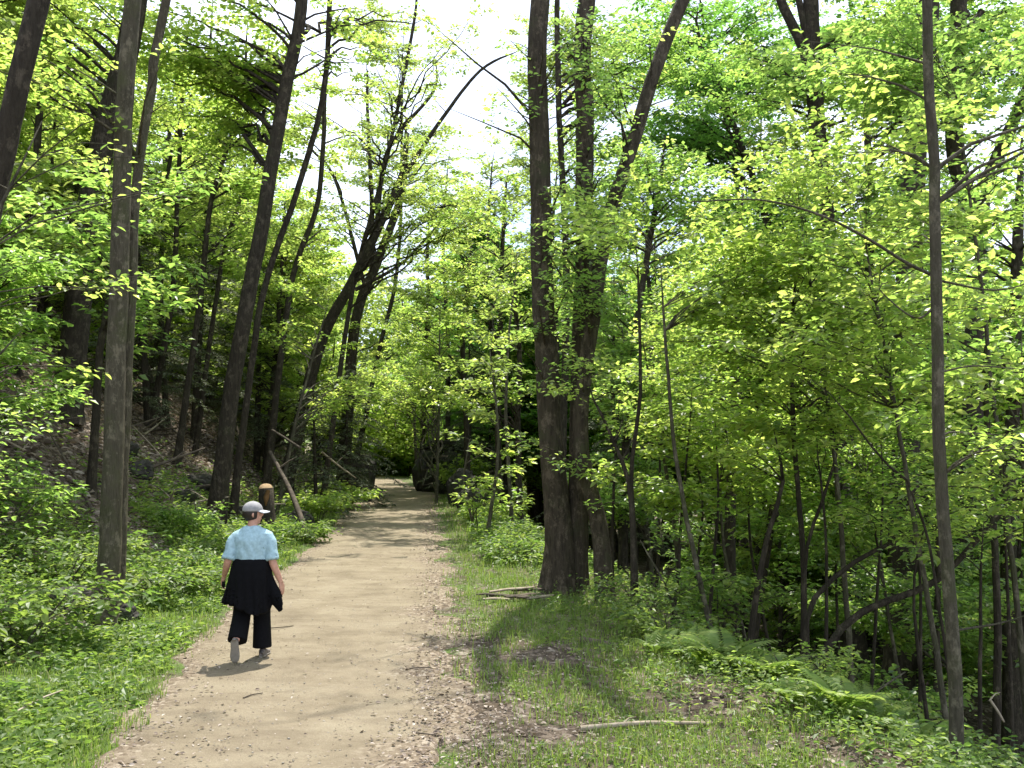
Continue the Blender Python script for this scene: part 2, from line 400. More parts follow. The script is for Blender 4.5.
def pix(pts, d):
    """polyline from pixels at one distance (or a distance per point)"""
    return [P(p[0], p[1], p[2] if len(p) > 2 else d) for p in pts]
def rooted(pts):
    p = np.array(pts[0], float); p = np.array([p[0], p[1], float(H(p[0], p[1])) - .12]); return [p] + [np.asarray(q) for q in pts[1:]]
def blob(px, py, d, rx, rz, n, ry=None): return (P(px, py, d), (rx, ry or rx, rz), n)

# ================================================================== THE SETTING
def grid_axis(a, b, c, fine, coarse):
    out_ = [c]; x = c
    while x < b: x += max(fine, abs(x - c) * coarse); out_.append(x)
    x = c
    while x > a: x -= max(fine, abs(x - c) * coarse); out_.insert(0, x)
    return np.array(out_)
gx = grid_axis(-420, 420, -1.5, .16, .028); gy = grid_axis(-260, 700, 8, .16, .028)
X, Y = np.meshgrid(gx, gy); Z = H(X, Y)
u_, v_ = xl(Y) - X, X - xr(Y); v0_ = np.interp(Y, V0D, V0)
Z = Z + .015 * rng.normal(size=Z.shape) * np.clip(np.maximum(u_, v_), 0, 1)
inside = np.clip(np.minimum(X - xl(Y), xr(Y) - X) + .1, 0, .25)
Z = Z - inside * .12
turf = np.where(u_ > -.5, 1 - sst(1.6, 3.6, u_), 1 - .75 * sst(v0_, v0_ + 1.2, v_)); turf = np.where(v_ > 0, turf * (.62 + .3 * sst(9, 14, Y)), turf)
nx, ny = len(gx), len(gy)
i = (np.arange(ny - 1)[:, None] * nx + np.arange(nx - 1)[None, :]); Fq = np.stack([i, i + 1, i + nx + 1, i + nx], -1).reshape(-1, 4)
me = mesh_np('ground', np.stack([X, Y, Z], -1).reshape(-1, 3), Fq, np.full(len(Fq), 4), True, {'turf': turf.ravel()})
settag(link('ground', me, None, M_GROUND), kind='structure')

ys = np.concatenate([np.arange(-6, 16, .12), np.arange(16, 40, .3), np.arange(40, 110, 1)]); m_ = 36
tt = np.linspace(0, 1, m_)
def ragged(y, k): return .10 * np.sin(y * 2.1 + k) + .07 * np.sin(y * 5.3 + 2 * k) + .05 * np.sin(y * 11.7 + k)
L_ = xl(ys) + ragged(ys, 1) - .12; R_ = xr(ys) + 1.8 * ragged(ys, 3) + .12
X = L_[:, None] * (1 - tt) + R_[:, None] * tt; Y = np.repeat(ys[:, None], m_, 1)
w = np.minimum(X - L_[:, None], R_[:, None] - X)
Z = H(X, Y) + .012 + .010 * wob(X, Y, 5.0, 2) + .006 * rng.normal(size=X.shape)
Z[:, 0] = H(X[:, 0], Y[:, 0]) - .05; Z[:, -1] = H(X[:, -1], Y[:, -1]) - .05
ed = np.clip(1.05 - np.minimum((X - L_[:, None]) / .55, (R_[:, None] - X) / .95), 0, 1)
i = (np.arange(len(ys) - 1)[:, None] * m_ + np.arange(m_ - 1)[None, :]); Fq = np.stack([i, i + 1, i + m_ + 1, i + m_], -1).reshape(-1, 4)
me = mesh_np('path', np.stack([X, Y, Z], -1).reshape(-1, 3), Fq, np.full(len(Fq), 4), True, {'edge': ed.ravel()})
settag(link('path', me, None, M_PATH), kind='structure')

# ---- stuff on the ground
def depth_sample(n, y0, y1, p=2.0):
    """more of them near the viewer, where they show large"""
    q = rng.random(n); a = y0 ** (1 - p); b = y1 ** (1 - p)
    return (a + q * (b - a)) ** (1 / (1 - p))
def grass(name, x, y, h, w, lean=.5):
    n = len(x); z = H(x, y) - .01; B = np.stack([x, y, z], 1); a = rng.uniform(0, 2 * np.pi, n)
    D = np.stack([np.cos(a), np.sin(a), np.zeros(n)], 1); S = np.stack([-np.sin(a), np.cos(a), np.zeros(n)], 1)
    l = (lean * rng.uniform(.3, 1.3, n))[:, None]; hh = h[:, None]; ww = w[:, None]; up = np.array([0, 0, 1.])
    V = np.stack([B - S * ww, B + S * ww, B + up * hh * .6 + D * hh * l * .35 + S * ww * .7, B + up * hh * .6 + D * hh * l * .35 - S * ww * .7, B + up * hh * (1 - .3 * l) + D * hh * l], 1)
    Fc = (np.arange(n)[:, None] * 5 + np.array([0, 1, 2, 3, 3, 2, 4])[None]).ravel()
    me = mesh_np(name, V.reshape(-1, 3), Fc, np.tile([4, 3], n), False, {'rnd': np.repeat(np.clip(rng.normal(.45, .25, n), 0, 1), 5)})
    return settag(link(name, me, None, LM['grass']), kind='stuff')
def verge(n, y0, y1, p):
    y = depth_sample(n, y0, y1, p); left = rng.random(n) < .45
    u = np.abs(rng.normal(0, 1.2, n)) - .08 + .1 * wob(y, y, 3); v0 = np.interp(y, V0D, V0)
    vv = rng.uniform(-.10, 1.0, n) * (v0 + .9) + .25 * sst(4, 8, 13 - y)
    x = np.where(left, xl(y) - u, xr(y) + vv)
    patch = wob(x, y, 2.6, 5) + .6 * wob(x, y, 6.3, 2)
    bareness = np.where(left, -.35, -.35 - .6 * sst(9.5, 12.5, y))
    e = np.where(left, u, vv) + .22 * wob(x * 1.3, y, 2.2, 3)
    k = (patch + rng.normal(0, .25, n) > bareness) & (rng.random(n) < .03 + .97 * sst(np.where(left, -.15, -.1), np.where(left, .3, .7), e))
    return x[k], y[k]
x, y = verge(125000, 4.2, 45, 1.9)
grass('grass', x, y, rng.uniform(.03, .10, len(x)) * (1 + y * .03) * (1 + .8 * (rng.random(len(x)) < .12)), rng.uniform(.0015, .0032, len(x)) * (1 + y * .07))
def litter(name, x, y, size, mat_, lift=.012, flat=.3):
    n = len(x); C = np.stack([x, y, H(x, y) + lift + rng.uniform(0, .02, n)], 1); a = rng.uniform(0, 2 * np.pi, n)
    D = np.stack([np.cos(a), np.sin(a), rng.normal(0, .15, n)], 1)
    me = leaf_mesh(name, C, D, nrm(np.array([0, 0, 1.]) + rng.normal(size=(n, 3)) * flat), size, size * rng.uniform(.4, .75, n), rng.random(n), True)
    return settag(link(name, me, None, mat_), kind='stuff')
n = 21000; y = depth_sample(n, 4.2, 40, 1.9); q = rng.random(n)
x = np.where(q < .13, xl(y) + rng.normal(-.2, .45, n), np.where(q < .36, xr(y) - .1 + np.abs(rng.normal(0, .45, n)) * rng.choice([-.5, 1], n), xr(y) + rng.uniform(0, 4.2, n)))
litter('leaf_litter', x, y, rng.uniform(.015, .045, n) * (1 + .02 * y), LM['litter'])
n = 42000; y = rng.uniform(9, 48, n); x = xl(y) - rng.uniform(1.4, 12, n)
litter('leaf_litter', x, y, rng.uniform(.08, .20, n), LM['litter'], .03, .6)
n = 9000; y = rng.uniform(5, 40, n); x = xr(y) + rng.uniform(2, 16, n)
litter('leaf_litter', x, y, rng.uniform(.06, .13, n), LM['litter'], .02, .5)
n = 1500; y = depth_sample(n, 4.4, 26, 1.8); x = xl(y) + rng.uniform(.1, 1, n) * (xr(y) - xl(y))
litter('leaf_litter', x, y, rng.uniform(.012, .035, n), LM['litter'], .025, .3)
# pebbles on the trail
n = 1300; y = depth_sample(n, 4.4, 24, 2.0); x = xl(y) + rng.beta(1.2, .8, n) * (xr(y) - xl(y) + .3); s = rng.uniform(.003, .009, n) * rng.choice([1, 1, 1, 1.6], n)
ico = np.array([[0, 0, 1], [1, 0, 0], [0, 1, 0], [-1, 0, 0], [0, -1, 0], [0, 0, -1.]])
fi = np.array([[0, 1, 2], [0, 2, 3], [0, 3, 4], [0, 4, 1], [5, 2, 1], [5, 3, 2], [5, 4, 3], [5, 1, 4]])
V = ico[None] * s[:, None, None] * rng.uniform(.6, 1.3, (n, 6, 1)) * np.array([1.2, 1, .6]) + np.stack([x, y, H(x, y) + .018], 1)[:, None]
me = mesh_np('gravel', V.reshape(-1, 3), (np.arange(n)[:, None, None] * 6 + fi[None]).ravel(), np.full(n * 8, 3), True)
M_PEB = flat_mat('pebble', (.30, .27, .22)); settag(link('gravel', me, None, M_PEB), kind='stuff')

def herbs(name, x, y, hgt, leaf, matn, nl=9, label=None):
    """leafy low plants: stems carrying pairs of leaves"""
    n = len(x); z = H(x, y); a0 = rng.uniform(0, 6.28, n); lean = rng.uniform(0, .35, n)
    tb = Tubes(); B = np.stack([x, y, z - .02], 1); Tp = B + np.stack([np.cos(a0) * lean * hgt, np.sin(a0) * lean * hgt, hgt], 1)
    K = nl; t = np.tile((np.arange(K) // 2 + 1) / (K // 2 + 1), (n, 1)) + rng.normal(size=(n, K)) * .06
    t = np.clip(t, .15, 1.03).ravel(); Br, Tr = np.repeat(B, K, 0), np.repeat(Tp, K, 0)
    C = Br + (Tr - Br) * t[:, None]
    a = np.repeat(a0, K) + np.tile((np.arange(K) % 2) * np.pi + (np.arange(K) // 2) * 1.6, n) + rng.normal(size=n * K) * .4
    D = np.stack([np.cos(a), np.sin(a), rng.normal(.15, .3, n * K)], 1)
    NN = nrm(np.array([0, 0, 1.]) + rng.normal(size=D.shape) * .35)
    L = np.repeat(leaf, K) * rng.uniform(.6, 1.2, n * K); rnd = np.clip(np.repeat(rng.normal(.5, .22, n), K) + rng.normal(size=n * K) * .12, 0, 1)
    C = C + nrm(D) * (L * .25)[:, None]
    me = leaf_mesh(name, C, D, NN, L, L * .6, rnd, True)
    return settag(link(name, me, None, LM[matn]), kind='stuff')
# ground cover of the left bank
n = 23000; y = depth_sample(n, 4.5, 24, 1.7); u = np.abs(rng.normal(0, 1, n)) * 2.3 + .12 + .35 * (1 + wob(y * 1.7, y, 3.0)) * rng.random(n)
x = xl(y) - u; k = (wob(x, y, 1.9, 7) + .5 * wob(x, y, 4.7, 2) + rng.normal(0, .3, n) > -.45 + .75 * sst(2.6, 4.5, u) + .6 * sst(12, 19, y) * sst(1.2, 2.5, u)); x, y, u = x[k], y[k], u[k]
herbs('ground_cover', x, y, (.06 + .22 * sst(.8, 2.6, u)) * rng.uniform(.5, 2.0, len(x)), rng.uniform(.04, .095, len(x)), 'herb')
n = 3200; y = depth_sample(n, 4.5, 30, 1.6); v0 = np.interp(y, V0D, V0); x = xr(y) + v0 + rng.normal(.7, 1.0, n)
k = (x - xr(y) > v0 * .55) & (wob(x, y, 1.5, 3) + rng.normal(0, .3, n) > -.3); x, y = x[k], y[k]
herbs('ground_cover', x, y, rng.uniform(.10, .32, len(x)), rng.uniform(.04, .075, len(x)), 'herb')
n = 9000; y = rng.uniform(6, 40, n); x = xr(y) + np.interp(y, V0D, V0) + rng.uniform(1.5, 17, n); k = wob(x, y, .8, 3) + rng.normal(0, .3, n) > -.1; x, y = x[k], y[k]
herbs('ground_cover', x, y, rng.uniform(.15, .5, len(x)), rng.uniform(.09, .17, len(x)), 'green')
n = 5500; y = depth_sample(n, 18, 70, 1.6); sgn = rng.random(n) < .5; x = np.where(sgn, xl(y) - .6 - np.abs(rng.normal(0, 1.6, n)), xr(y) + .9 + np.abs(rng.normal(0, 1.3, n)))
herbs('ground_cover', x, y, rng.uniform(.12, .4, n), rng.uniform(.09, .16, n), 'herb', 7)
# scattered seedlings on the right verge
n = 2600; y = depth_sample(n, 4.8, 16, 1.8); x = xr(y) + rng.uniform(.5, 3.2, n); k = wob(x, y, 2.6, 5) > -.2; x, y = x[k], y[k]
herbs('ground_cover', x, y, rng.uniform(.03, .09, len(x)), rng.uniform(.025, .05, len(x)), 'herb', 7)

# ---- far-off wood that closes the view
def far_wood(name, blobs, leafm, leaf, per):
    c = np.array([b[0] for b in blobs]); r_ = np.array([b[1] for b in blobs]); n = len(c)
    q = nrm(rng.normal(size=(n * per, 3))) * rng.uniform(.45, 1, (n * per, 1)) ** .5
    C = np.repeat(c, per, 0) + q * np.repeat(r_, per, 0) * (1 + .25 * np.sin(q[:, :1] * 7 + q[:, 1:2] * 9))
    k = np.ones(len(C), bool); C = C[k]; n2 = len(C); q = q[k]
    D = nrm(rng.normal(size=(n2, 3)) * [1, 1, .5]); NN = nrm(np.array([0, 0, 1.]) + rng.normal(size=(n2, 3)) * .45)
    L = leaf * rng.uniform(.6, 1.3, n2)
    me = leaf_mesh(name, C, D, NN, L, L * .7, np.clip(np.repeat(rng.normal(.5, .2, n), per)[k] + rng.normal(size=n2) * .15, 0, 1), False)
    return settag(link(name, me, None, LM[leafm]), kind='stuff')
def blobs_in(n, xr_, yr_, hr, rr):
    o = []
    for _ in range(n):
        x = rng.uniform(*xr_); y = rng.uniform(*yr_); g = float(H(x, y)); r = rng.uniform(*rr)
        o.append(((x, y, g + rng.uniform(*hr)), (r, r, r * rng.uniform(.5, .8))))
    return o
far_wood('far_wood', blobs_in(150, (6, 60), (55, 95), (1, 13), (2, 4)), 'green', .50, 450)
far_wood('far_wood', blobs_in(110, (-11, 8), (84, 100), (0, 13), (2, 4)), 'spring', .50, 495)
far_wood('far_wood', blobs_in(60, (-16, -3), (74, 86), (2, 8), (1.6, 3)), 'spring', .39, 495)
far_wood('far_wood', blobs_in(90, (-13, 8), (66, 84), (7, 13), (1.8, 3.2)), 'pale', .4, 420) if False else None
far_wood('far_wood', blobs_in(110, (-60, -14), (50, 80), (1, 9), (2, 3.6)), 'pale', .44, 450)
far_wood('far_wood', blobs_in(90, (-22, 10), (88, 102), (8, 19), (2, 3.6)), 'pale', .5, 330)
far_wood('far_wood', blobs_in(60, (-17, -2), (82, 92), (.3, 5), (1.6, 2.6)), 'green', .4, 420)
tb = Tubes()
for _ in range(150):
    y = rng.uniform(62, 98); x = rng.choice([rng.uniform(4, 50), rng.uniform(-45, -12), rng.uniform(-12, 4)]); 
    if xl(y) - 1 < x < xr(y) + 1: continue
    g = float(H(x, y)); h = rng.uniform(9, 15); a = rng.normal(0, .6, 2)
    tb.tube(smooth_line([(x, y, g - .2), (x + a[0], y + a[1], g + h * .6), (x + a[0] * 2.5, y, g + h)], 6), np.linspace(rng.uniform(.12, .26), .05, 6), 5, cap=False)
settag(link('far_trunks', tb.mesh('far_trunks'), None, BM['dark']), kind='stuff')

# ================================================================== TREES
G0 = np.array([0, 0, 0])
def up_on(pts, dz, dx=0, dy=0):
    """carry a stem on above the top of the photograph"""
    p = np.array(pts[-1]); return list(pts) + [p + np.array([dx, dy, dz])]

# --- the big tree of several stems right of the trail
d = 14.5
s1 = rooted(pix([(558, 590, d), (558, 520, d), (546, 380, d), (541, 200, d), (538, 100, d), (540, 0, d)], d)); s1 = up_on(s1, 6, .6, .8)
s2 = rooted(pix([(576, 592, d + .1), (577, 500, d + .1), (578, 400, d + .15), (584, 250, d + .2), (586, 120, d + .2), (588, 0, d + .2)], d)); s2 = up_on(s2, 7, 1.2, .4)
s3 = rooted(pix([(607, 604, 13.9), (600, 530, 14.0), (581, 440, 14.1), (592, 320, 14.3), (606, 230, 14.5), (634, 140, 14.6), (686, 0, 14.8)], d)); s3 = up_on(s3, 5, 2.4, .6)
big = make_tree('broadleaf_tree', 'biggest dark tree beside the trail, several thick stems rising from one flared base', [(s1, .195, .115), (s2, .145, .135), (s3, .12, .092)],
    [((3.6, 17.0, 14.5), (3.2, 3.2, 2.6), 16), ((.8, 15.5, 15.5), (2.6, 2.4, 2.0), 10), blob(548, 55, 13.7, .8, .5, 6), blob(600, 190, 13.8, .9, .35, 7), blob(560, 230, 13.6, .7, .3, 6), blob(500, 20, 13.5, 1.1, .6, 7), blob(475, 90, 14, .7, .6, 5), blob(560, 440, 13.7, .6, .4, 2), blob(620, 60, 14.4, .9, .6, 6), blob(535, 170, 13.9, .7, .6, 7), blob(575, 300, 13.6, 1.0, .3, 6), blob(540, 370, 13.6, .8, .35, 4), blob(590, 490, 13.7, .7, .4, 2), blob(550, 260, 13.6, .7, .4, 6), blob(600, 100, 13.8, .8, .5, 7), blob(560, 70, 14.3, 1.2, .8, 7), blob(640, 120, 14.6, 1.2, .9, 8), blob(545, 300, 13.9, .7, .8, 6), blob(600, 420, 14, .9, .7, 3)],
    'green', 'big', sides=22, flare=.8, rough=.035, leaf=.09, nleaf=12, step=.4)
# bark slabs and broken wood heaped at its foot
for k, (px, py, L, an, r_, mt) in enumerate([(505, 588, .55, .1, .045, 'dead'), (522, 596, .5, -.25, .05, 'dead'), (512, 580, .7, .35, .035, 'pale'), (532, 584, .6, .8, .055, 'dead'),
        (490, 590, .4, -.1, .03, 'dead'), (540, 600, .45, .5, .04, 'pale'), (498, 598, .45, .3, .035, 'pale'), (528, 574, .5, .2, .05, 'dead'), (518, 604, .35, -.5, .03, 'dead')]):
    p = P(px, py, 13.9 - .25 * (py - 585) / 10); p[2] = float(H(p[0], p[1])) + .04 + .03 * (k % 3)
    dv = np.array([math.cos(an), math.sin(an), .08 * ((k % 3) - 1)]) * L / 2
    tb = Tubes(); tb.tube([p - dv, p - dv * .2 + [0, 0, .015], p + dv * .4, p + dv], [r_ * .7, r_, r_ * .9, r_ * .5], 7, rough=.12)
    me = tb.mesh('bark_piece'); shift(me, p); o = link('bark_piece', me, None, BM[mt]); o.location = p; o.scale = (1, 1, .6)
    settag(o, 'broken slab of bark and dead wood heaped at the foot of the big tree', 'bark piece', 'bark pieces at the foot of the big tree')

# --- left side, near
d = 11.3
a = rooted(pix([(106, 628), (110, 520), (113, 420), (117, 300), (121, 150), (132, 0)], d)); b_ = rooted(pix([(118, 612, d + .2), (122, 480, d + .2), (129, 330, d + .2), (133, 210, d + .3), (150, 90, d + .5), (163, 0, d + .5)], d))
make_tree('broadleaf_tree', 'slim straight tree with a twin stem on the left verge, nearest trunk to the walker', [(up_on(a, 8, .2, .3), .122, .075), (up_on(b_, 7, 1.2, .5), .065, .05)],
    [((-6, 13, 15), (2.6, 2.4, 2), 10), blob(190, 60, 11.2, 1.2, .7, 7), blob(90, 90, 11, 1.2, .8, 8)], 'spring', 'grey', sides=16, leaf=.09, flare=.35)
d = 9
a = rooted(pix([(-95, 640), (-50, 420), (0, 178), (42, 0)], d))
make_tree('broadleaf_tree', 'bare dark trunk leaning right in the top left corner', [(up_on(a, 6, 1.0, .6), .12, .08)], [((-5.2, 10.6, 12), (2.2, 2, 1.6), 8)], 'spring', 'dark', sides=14, leaf=.09, flare=.3)
# foreground saplings whose leaves hang in from the left
def sapling(name, label, base, top, r0, blobs, leafm='spring', bark='thin', extra=(), **kw):
    bx, by = base; g = float(H(bx, by)) - .1; top = np.asarray(top, float); B = np.array([bx, by, g])
    mid = B * .5 + top * .5 + np.array([rng.normal() * .15, rng.normal() * .15, .1])
    return make_tree(name, label, [([B, mid, top], r0, r0 * .35)] + list(extra), blobs, leafm, bark, sides=8, flare=.2, **kw)
sapling('sapling', 'leafy sapling on the left edge with sprays of bright leaves across the tall slim tree', (-5.0, 7.0), P(40, 120, 7.4), .035,
    [blob(110, 165, 7.6, 1.0, .45, 9), blob(185, 170, 7.8, .7, .4, 7), blob(30, 190, 7.4, .8, .5, 7)], 'spring', leaf=.075, nleaf=9, step=.42)
sapling('sapling', 'sapling on the left edge reaching bright leaves toward the trunk at half height', (-5.4, 7.6), P(10, 210, 8), .03,
    [blob(40, 280, 8, .8, .45, 10), blob(20, 370, 8, .7, .5, 9), blob(75, 290, 8.2, .5, .3, 5)], 'spring', leaf=.075, nleaf=9)
sapling('sapling', 'green sapling standing low at the far left of the bank', (-7.2, 10.5), P(20, 330, 10.5), .035,
    [blob(0, 440, 10.5, .8, .6, 9), blob(20, 490, 10.8, .6, .5, 6)], 'green', leaf=.085, nleaf=11)
# the dark thick tree and others on the left hill
def hill_tree(label, pts, d, r0, r1, upz, blobs, leafm='spring', bark='dark', ext=(.15, .1), stems=(), **kw):
    a = rooted(pix(pts, d)); a = up_on(a, upz, *ext)
    kw['leaf'] = kw.get('leaf', .12) * 1.3; kw.setdefault('nleaf', 17); kw.setdefault('step', .45); kw.setdefault('spray', (.5, 1.0)); kw.setdefault('fine', False)
    return make_tree('broadleaf_tree', label, [(a, r0, r1)] + list(stems), blobs, leafm, bark, **kw)
hill_tree('thick dark trunk low on the left hill with brown leaves round its base', [(64, 405), (76, 330), (90, 220), (108, 130), (138, 0)], 21, .30, .2, 6, [((-8, 24, 17), (3, 3, 2.2), 10), blob(60, 40, 21, 2.5, 1.8, 16)], stems=())
hill_tree('tall dark trunk leaning right up from the left bank behind the walker', [(214, 498), (236, 370), (262, 230), (285, 90), (302, 0)], 22, .20, .12, 5, [((-4.5, 26, 16), (2.6, 2.6, 2), 9), blob(230, 30, 22.5, 2.4, 1.6, 24), blob(330, 50, 23, 2.0, 1.4, 18), blob(200, 90, 24, 2.0, 1.2, 12)], flare=.5, sides=16)
hill_tree('thin dark trunk close behind the tall leaning trunk on the left bank', [(232, 478), (262, 310), (300, 190), (325, 100), (333, 0)], 23.5, .09, .06, 4, [blob(345, 60, 24, 2.2, 1.6, 20), blob(380, 20, 25, 2.0, 1.2, 14), ((-4, 26, 15), (2, 2, 1.6), 8)])
ex = [(pix([(376, 232), (388, 150), (432, 92), (436, 60)], 35), .10, .05), (pix([(398, 185), (440, 120), (480, 70), (520, 50)], 35), .10, .04), (pix([(355, 290), (400, 265), (430, 235), (446, 215)], 35), .08, .03)]
hill_tree('leaning dark tree over the far trail whose top forks against the sky', [(282, 436), (318, 350), (352, 282), (385, 215), (404, 172)], 35, .27, .13, 1.5, [blob(390, 190, 35, 3.0, 2.4, 15), blob(440, 130, 35, 2.6, 1.6, 9), blob(350, 120, 36, 2.6, 2.2, 13)], 'pale', stems=ex, leaf=.13)
ex = [(pix([(372, 270), (372, 200), (368, 120), (366, 60)], 38), .12, .05), (pix([(366, 290), (335, 180), (312, 150), (290, 120)], 38), .09, .04)]
hill_tree('dark crooked tree standing by the trail behind the forked leaning tree', [(343, 412), (352, 350), (362, 300), (378, 262), (404, 190)], 38, .28, .12, 3, [blob(345, 200, 38, 3, 2.4, 10), blob(400, 120, 39, 3, 2, 7), blob(370, 330, 38.5, 1.8, 1.2, 5)], 'pale', stems=ex, leaf=.14)
hill_tree('slim dark tree with two stems at the far bend of the trail', [(421, 486), (424, 380), (428, 300), (426, 262)], 52, .17, .08, 3, [blob(420, 300, 55, 2.6, 3.2, 22), blob(400, 380, 56, 2.4, 1.8, 12)], 'spring', leaf=.17, stems=[(pix([(437, 428), (426, 360), (428, 310)], 54), .16, .08)])
for lab, pts, dd, r0, lm_ in [('slender trunk low on the left hill right of the twin stems', [(176, 450), (200, 300), (212, 200), (240, 100)], 27, .10, 'spring'),
        ('crooked slender trunk in the hemlock shade of the left hill', [(150, 430), (172, 300), (180, 180), (185, 80)], 29, .10, 'pale'),
        ('thin leaning trunk between the hemlocks of the left hill', [(195, 440), (225, 250), (258, 150), (262, 100)], 31, .09, 'pale'),
        ('slender trunk left of the forked leaning tree', [(265, 440), (290, 290), (318, 200), (325, 90)], 30, .12, 'pale'),
        ('slender trunk at the left edge high above the saplings', [(30, 330), (36, 200), (42, 100), (60, 0)], 26, .13, 'spring'),
        ('small trunk directly left of the twin-stemmed tree on the hill', [(92, 455), (100, 360), (112, 280), (118, 200)], 17, .08, 'green'),
        ('thin upright trunk high on the hill left of the tall leaning trunk', [(168, 380), (160, 260), (170, 150), (205, 60)], 33, .10, 'pale')]:
    top = pts[-1]
    hill_tree(lab, pts, dd, r0, r0 * .5, 2.5, [blob(top[0] + 10, top[1] + 30, dd, 2.3, 1.6, 13), blob(top[0] - 10, top[1] + 120, dd + .5, 1.8, 1.2, 7)], lm_, leaf=.13)

hill_tree('slim tree just left of the sky window, thin leafy twigs reaching into it', [(322, 430), (350, 300), (385, 160), (412, 20)], 33, .10, .05, 3, [blob(420, 40, 29, 2.2, 1.3, 12), blob(470, 30, 29, 1.4, .8, 7), blob(440, 160, 30, 1.4, 1.0, 9), blob(500, 190, 30, 1.0, .7, 6), blob(380, 80, 30, 2.0, 1.4, 7)], 'pale', leaf=.11)
hill_tree('tree above the right side of the sky window behind the big stems', [(560, 500), (566, 300), (560, 150), (556, 0)], 27, .12, .07, 3, [blob(530, 60, 27, 1.2, 1.5, 9), blob(650, 60, 27, 1.6, 1.4, 14), blob(570, 130, 27, 1.6, 1.2, 12), blob(640, 180, 27, 2, 1.2, 14)], 'green', leaf=.11)
for lab, px, dd, bl in [('pale tree closing the view beneath the left part of the sky window', 446, 50, [(446, 190, 2.6, 2.0, 18), (440, 290, 2.8, 2.0, 18), (450, 380, 2.4, 1.4, 12)]),
        ('pale tree closing the view beneath the right part of the sky window', 490, 47, [(492, 185, 2.6, 1.8, 18), (495, 280, 2.6, 2.0, 18), (480, 370, 2.4, 1.5, 12)]),
        ('pale tree seen far between the big stems', 555, 44, [(560, 170, 2.4, 2.0, 16), (552, 270, 2.4, 1.8, 16), (575, 370, 2.4, 1.5, 12)]),
        ('pale tree closing the view left of the sky window over the far trail', 402, 54, [(385, 50, 3.6, 3.0, 32), (390, 160, 3.4, 2.8, 28), (400, 260, 3.0, 2.0, 16), (425, 330, 2.4, 1.6, 10)]),
        ('tall pale tree between the sky window and the big stems', 535, 50, [(545, 50, 2.6, 2.6, 20), (525, 150, 2.2, 1.6, 16), (590, 60, 2.4, 2.0, 12), (520, 250, 2.4, 1.6, 12)]),
        ('tall pale tree behind the leaves right of the leaning big stem', 650, 42, [(655, 150, 2.6, 2.0, 20), (650, 240, 2.6, 1.8, 14)]),
        ('tall green tree far behind the upper right foliage', 760, 42, [(745, 130, 2.8, 1.8, 20), (800, 160, 2.8, 1.8, 20), (770, 60, 2.6, 1.6, 12)])]:
    hill_tree(lab, [(350 if px == 402 else px, 480), (px - 22 if px == 402 else px + 2, 350), (px - 3, 250), (px + 1, min(170, bl[0][1]))], dd, .16, .05, 1.0, [blob(b[0], b[1], dd, b[2], b[3], b[4]) for b in bl], 'pale', leaf=.15)
# --- hemlocks: dark, fine, drooping
def hemlock(label, x, y, h, rad, group=None, low=.12, n=64):
    g = float(H(x, y)) - .1; B = np.array([x, y, g]); T = B + np.array([rng.normal() * .3, rng.normal() * .3, h])
    tr = Tubes(); pl = smooth_line([B, T], 12); tr.tube(pl, np.linspace(.012 * h + .03, .02, 12), 8)
    br = Tubes(); SO, SD, SL = [], [], []
    for i in range(n):
        f = low + (1 - low) * ((i + rng.random()) / n) ** .9; S = B + (T - B) * f; L = rad * (1.08 - f) ** .8 * rng.uniform(.7, 1.15); a = i * 2.4 + rng.normal() * .4
        m_ = max(5, int(L / .3)); t = np.linspace(0, 1, m_)[:, None]; hd = np.array([math.cos(a), math.sin(a), 0])
        pts = S + hd * L * t + np.array([0, 0, 1.]) * (L * (.12 * t - .42 * t * t)); br.tube(pts, np.linspace(.02, .004, m_), 3, cap=False)
        k = max(4, int(L / .2)); tt = np.linspace(.12, 1, k); pos = np.stack([np.interp(tt, t[:, 0], pts[:, c]) for c in range(3)], 1)
        for sg in (-1, 1):
            b2 = a + sg * rng.uniform(.6, 1.2, k); SO.append(pos); SD.append(nrm(np.stack([np.cos(b2), np.sin(b2), np.full(k, -.35)], 1))); SL.append(rng.uniform(.3, .6, k) * (1.15 - .6 * tt))
    SO, SD, SL = map(np.concatenate, (SO, SD, SL)); k = keep_sun(SO, .1); SO, SD, SL = SO[k], SD[k], SL[k]
    br.prisms(SO, SO + SD * SL[:, None], np.full(len(SO), .005), np.full(len(SO), .002))
    K = 16; n2 = len(SO) * K; t = np.tile(np.linspace(.08, 1.0, K), len(SO)) + rng.normal(size=n2) * .03; O, D, L = np.repeat(SO, K, 0), np.repeat(SD, K, 0), np.repeat(SL, K)
    S = nrm(np.cross(D, [0, 0, 1.])) * np.where(np.arange(n2) % 2 == 0, 1, -1)[:, None]
    DD = nrm(D * .6 + S + rng.normal(size=(n2, 3)) * .2 + [0, 0, -.15]); ll = .13 * rng.uniform(.6, 1.2, n2)
    C = O + D * (L * t)[:, None] + rng.normal(size=(n2, 3)) * .015
    root = empty('hemlock', B, label, 'hemlock', group)
    me = leaf_mesh('crown', C, DD, nrm(np.array([0, 0, 1.]) + rng.normal(size=(n2, 3)) * .3), ll, ll * .32, rng.random(n2), False); shift(me, B); link('crown', me, root, LM['hemlock'])
    me = tr.mesh('trunk'); shift(me, B); link('trunk', me, root, BM['dark']); me = br.mesh('branches'); shift(me, B); link('branches', me, root, BM['dark'])
    return root
def ph(px, d): return float(P(px, 400, d)[0])
hemlock('large dark hemlock in the middle of the left hill', ph(195, 34), 34, 11, 3.0)
hemlock('dark hemlock on the left hill between the thick trunk and the twin stems', ph(150, 29), 29, 9, 2.5)
hemlock('dark hemlock behind the tall leaning trunk', ph(258, 37), 37, 10, 3.0)
hemlock('dark hemlock drooping over the left side of the far trail', ph(345, 36), 36, 5.6, 2.4, low=.05)
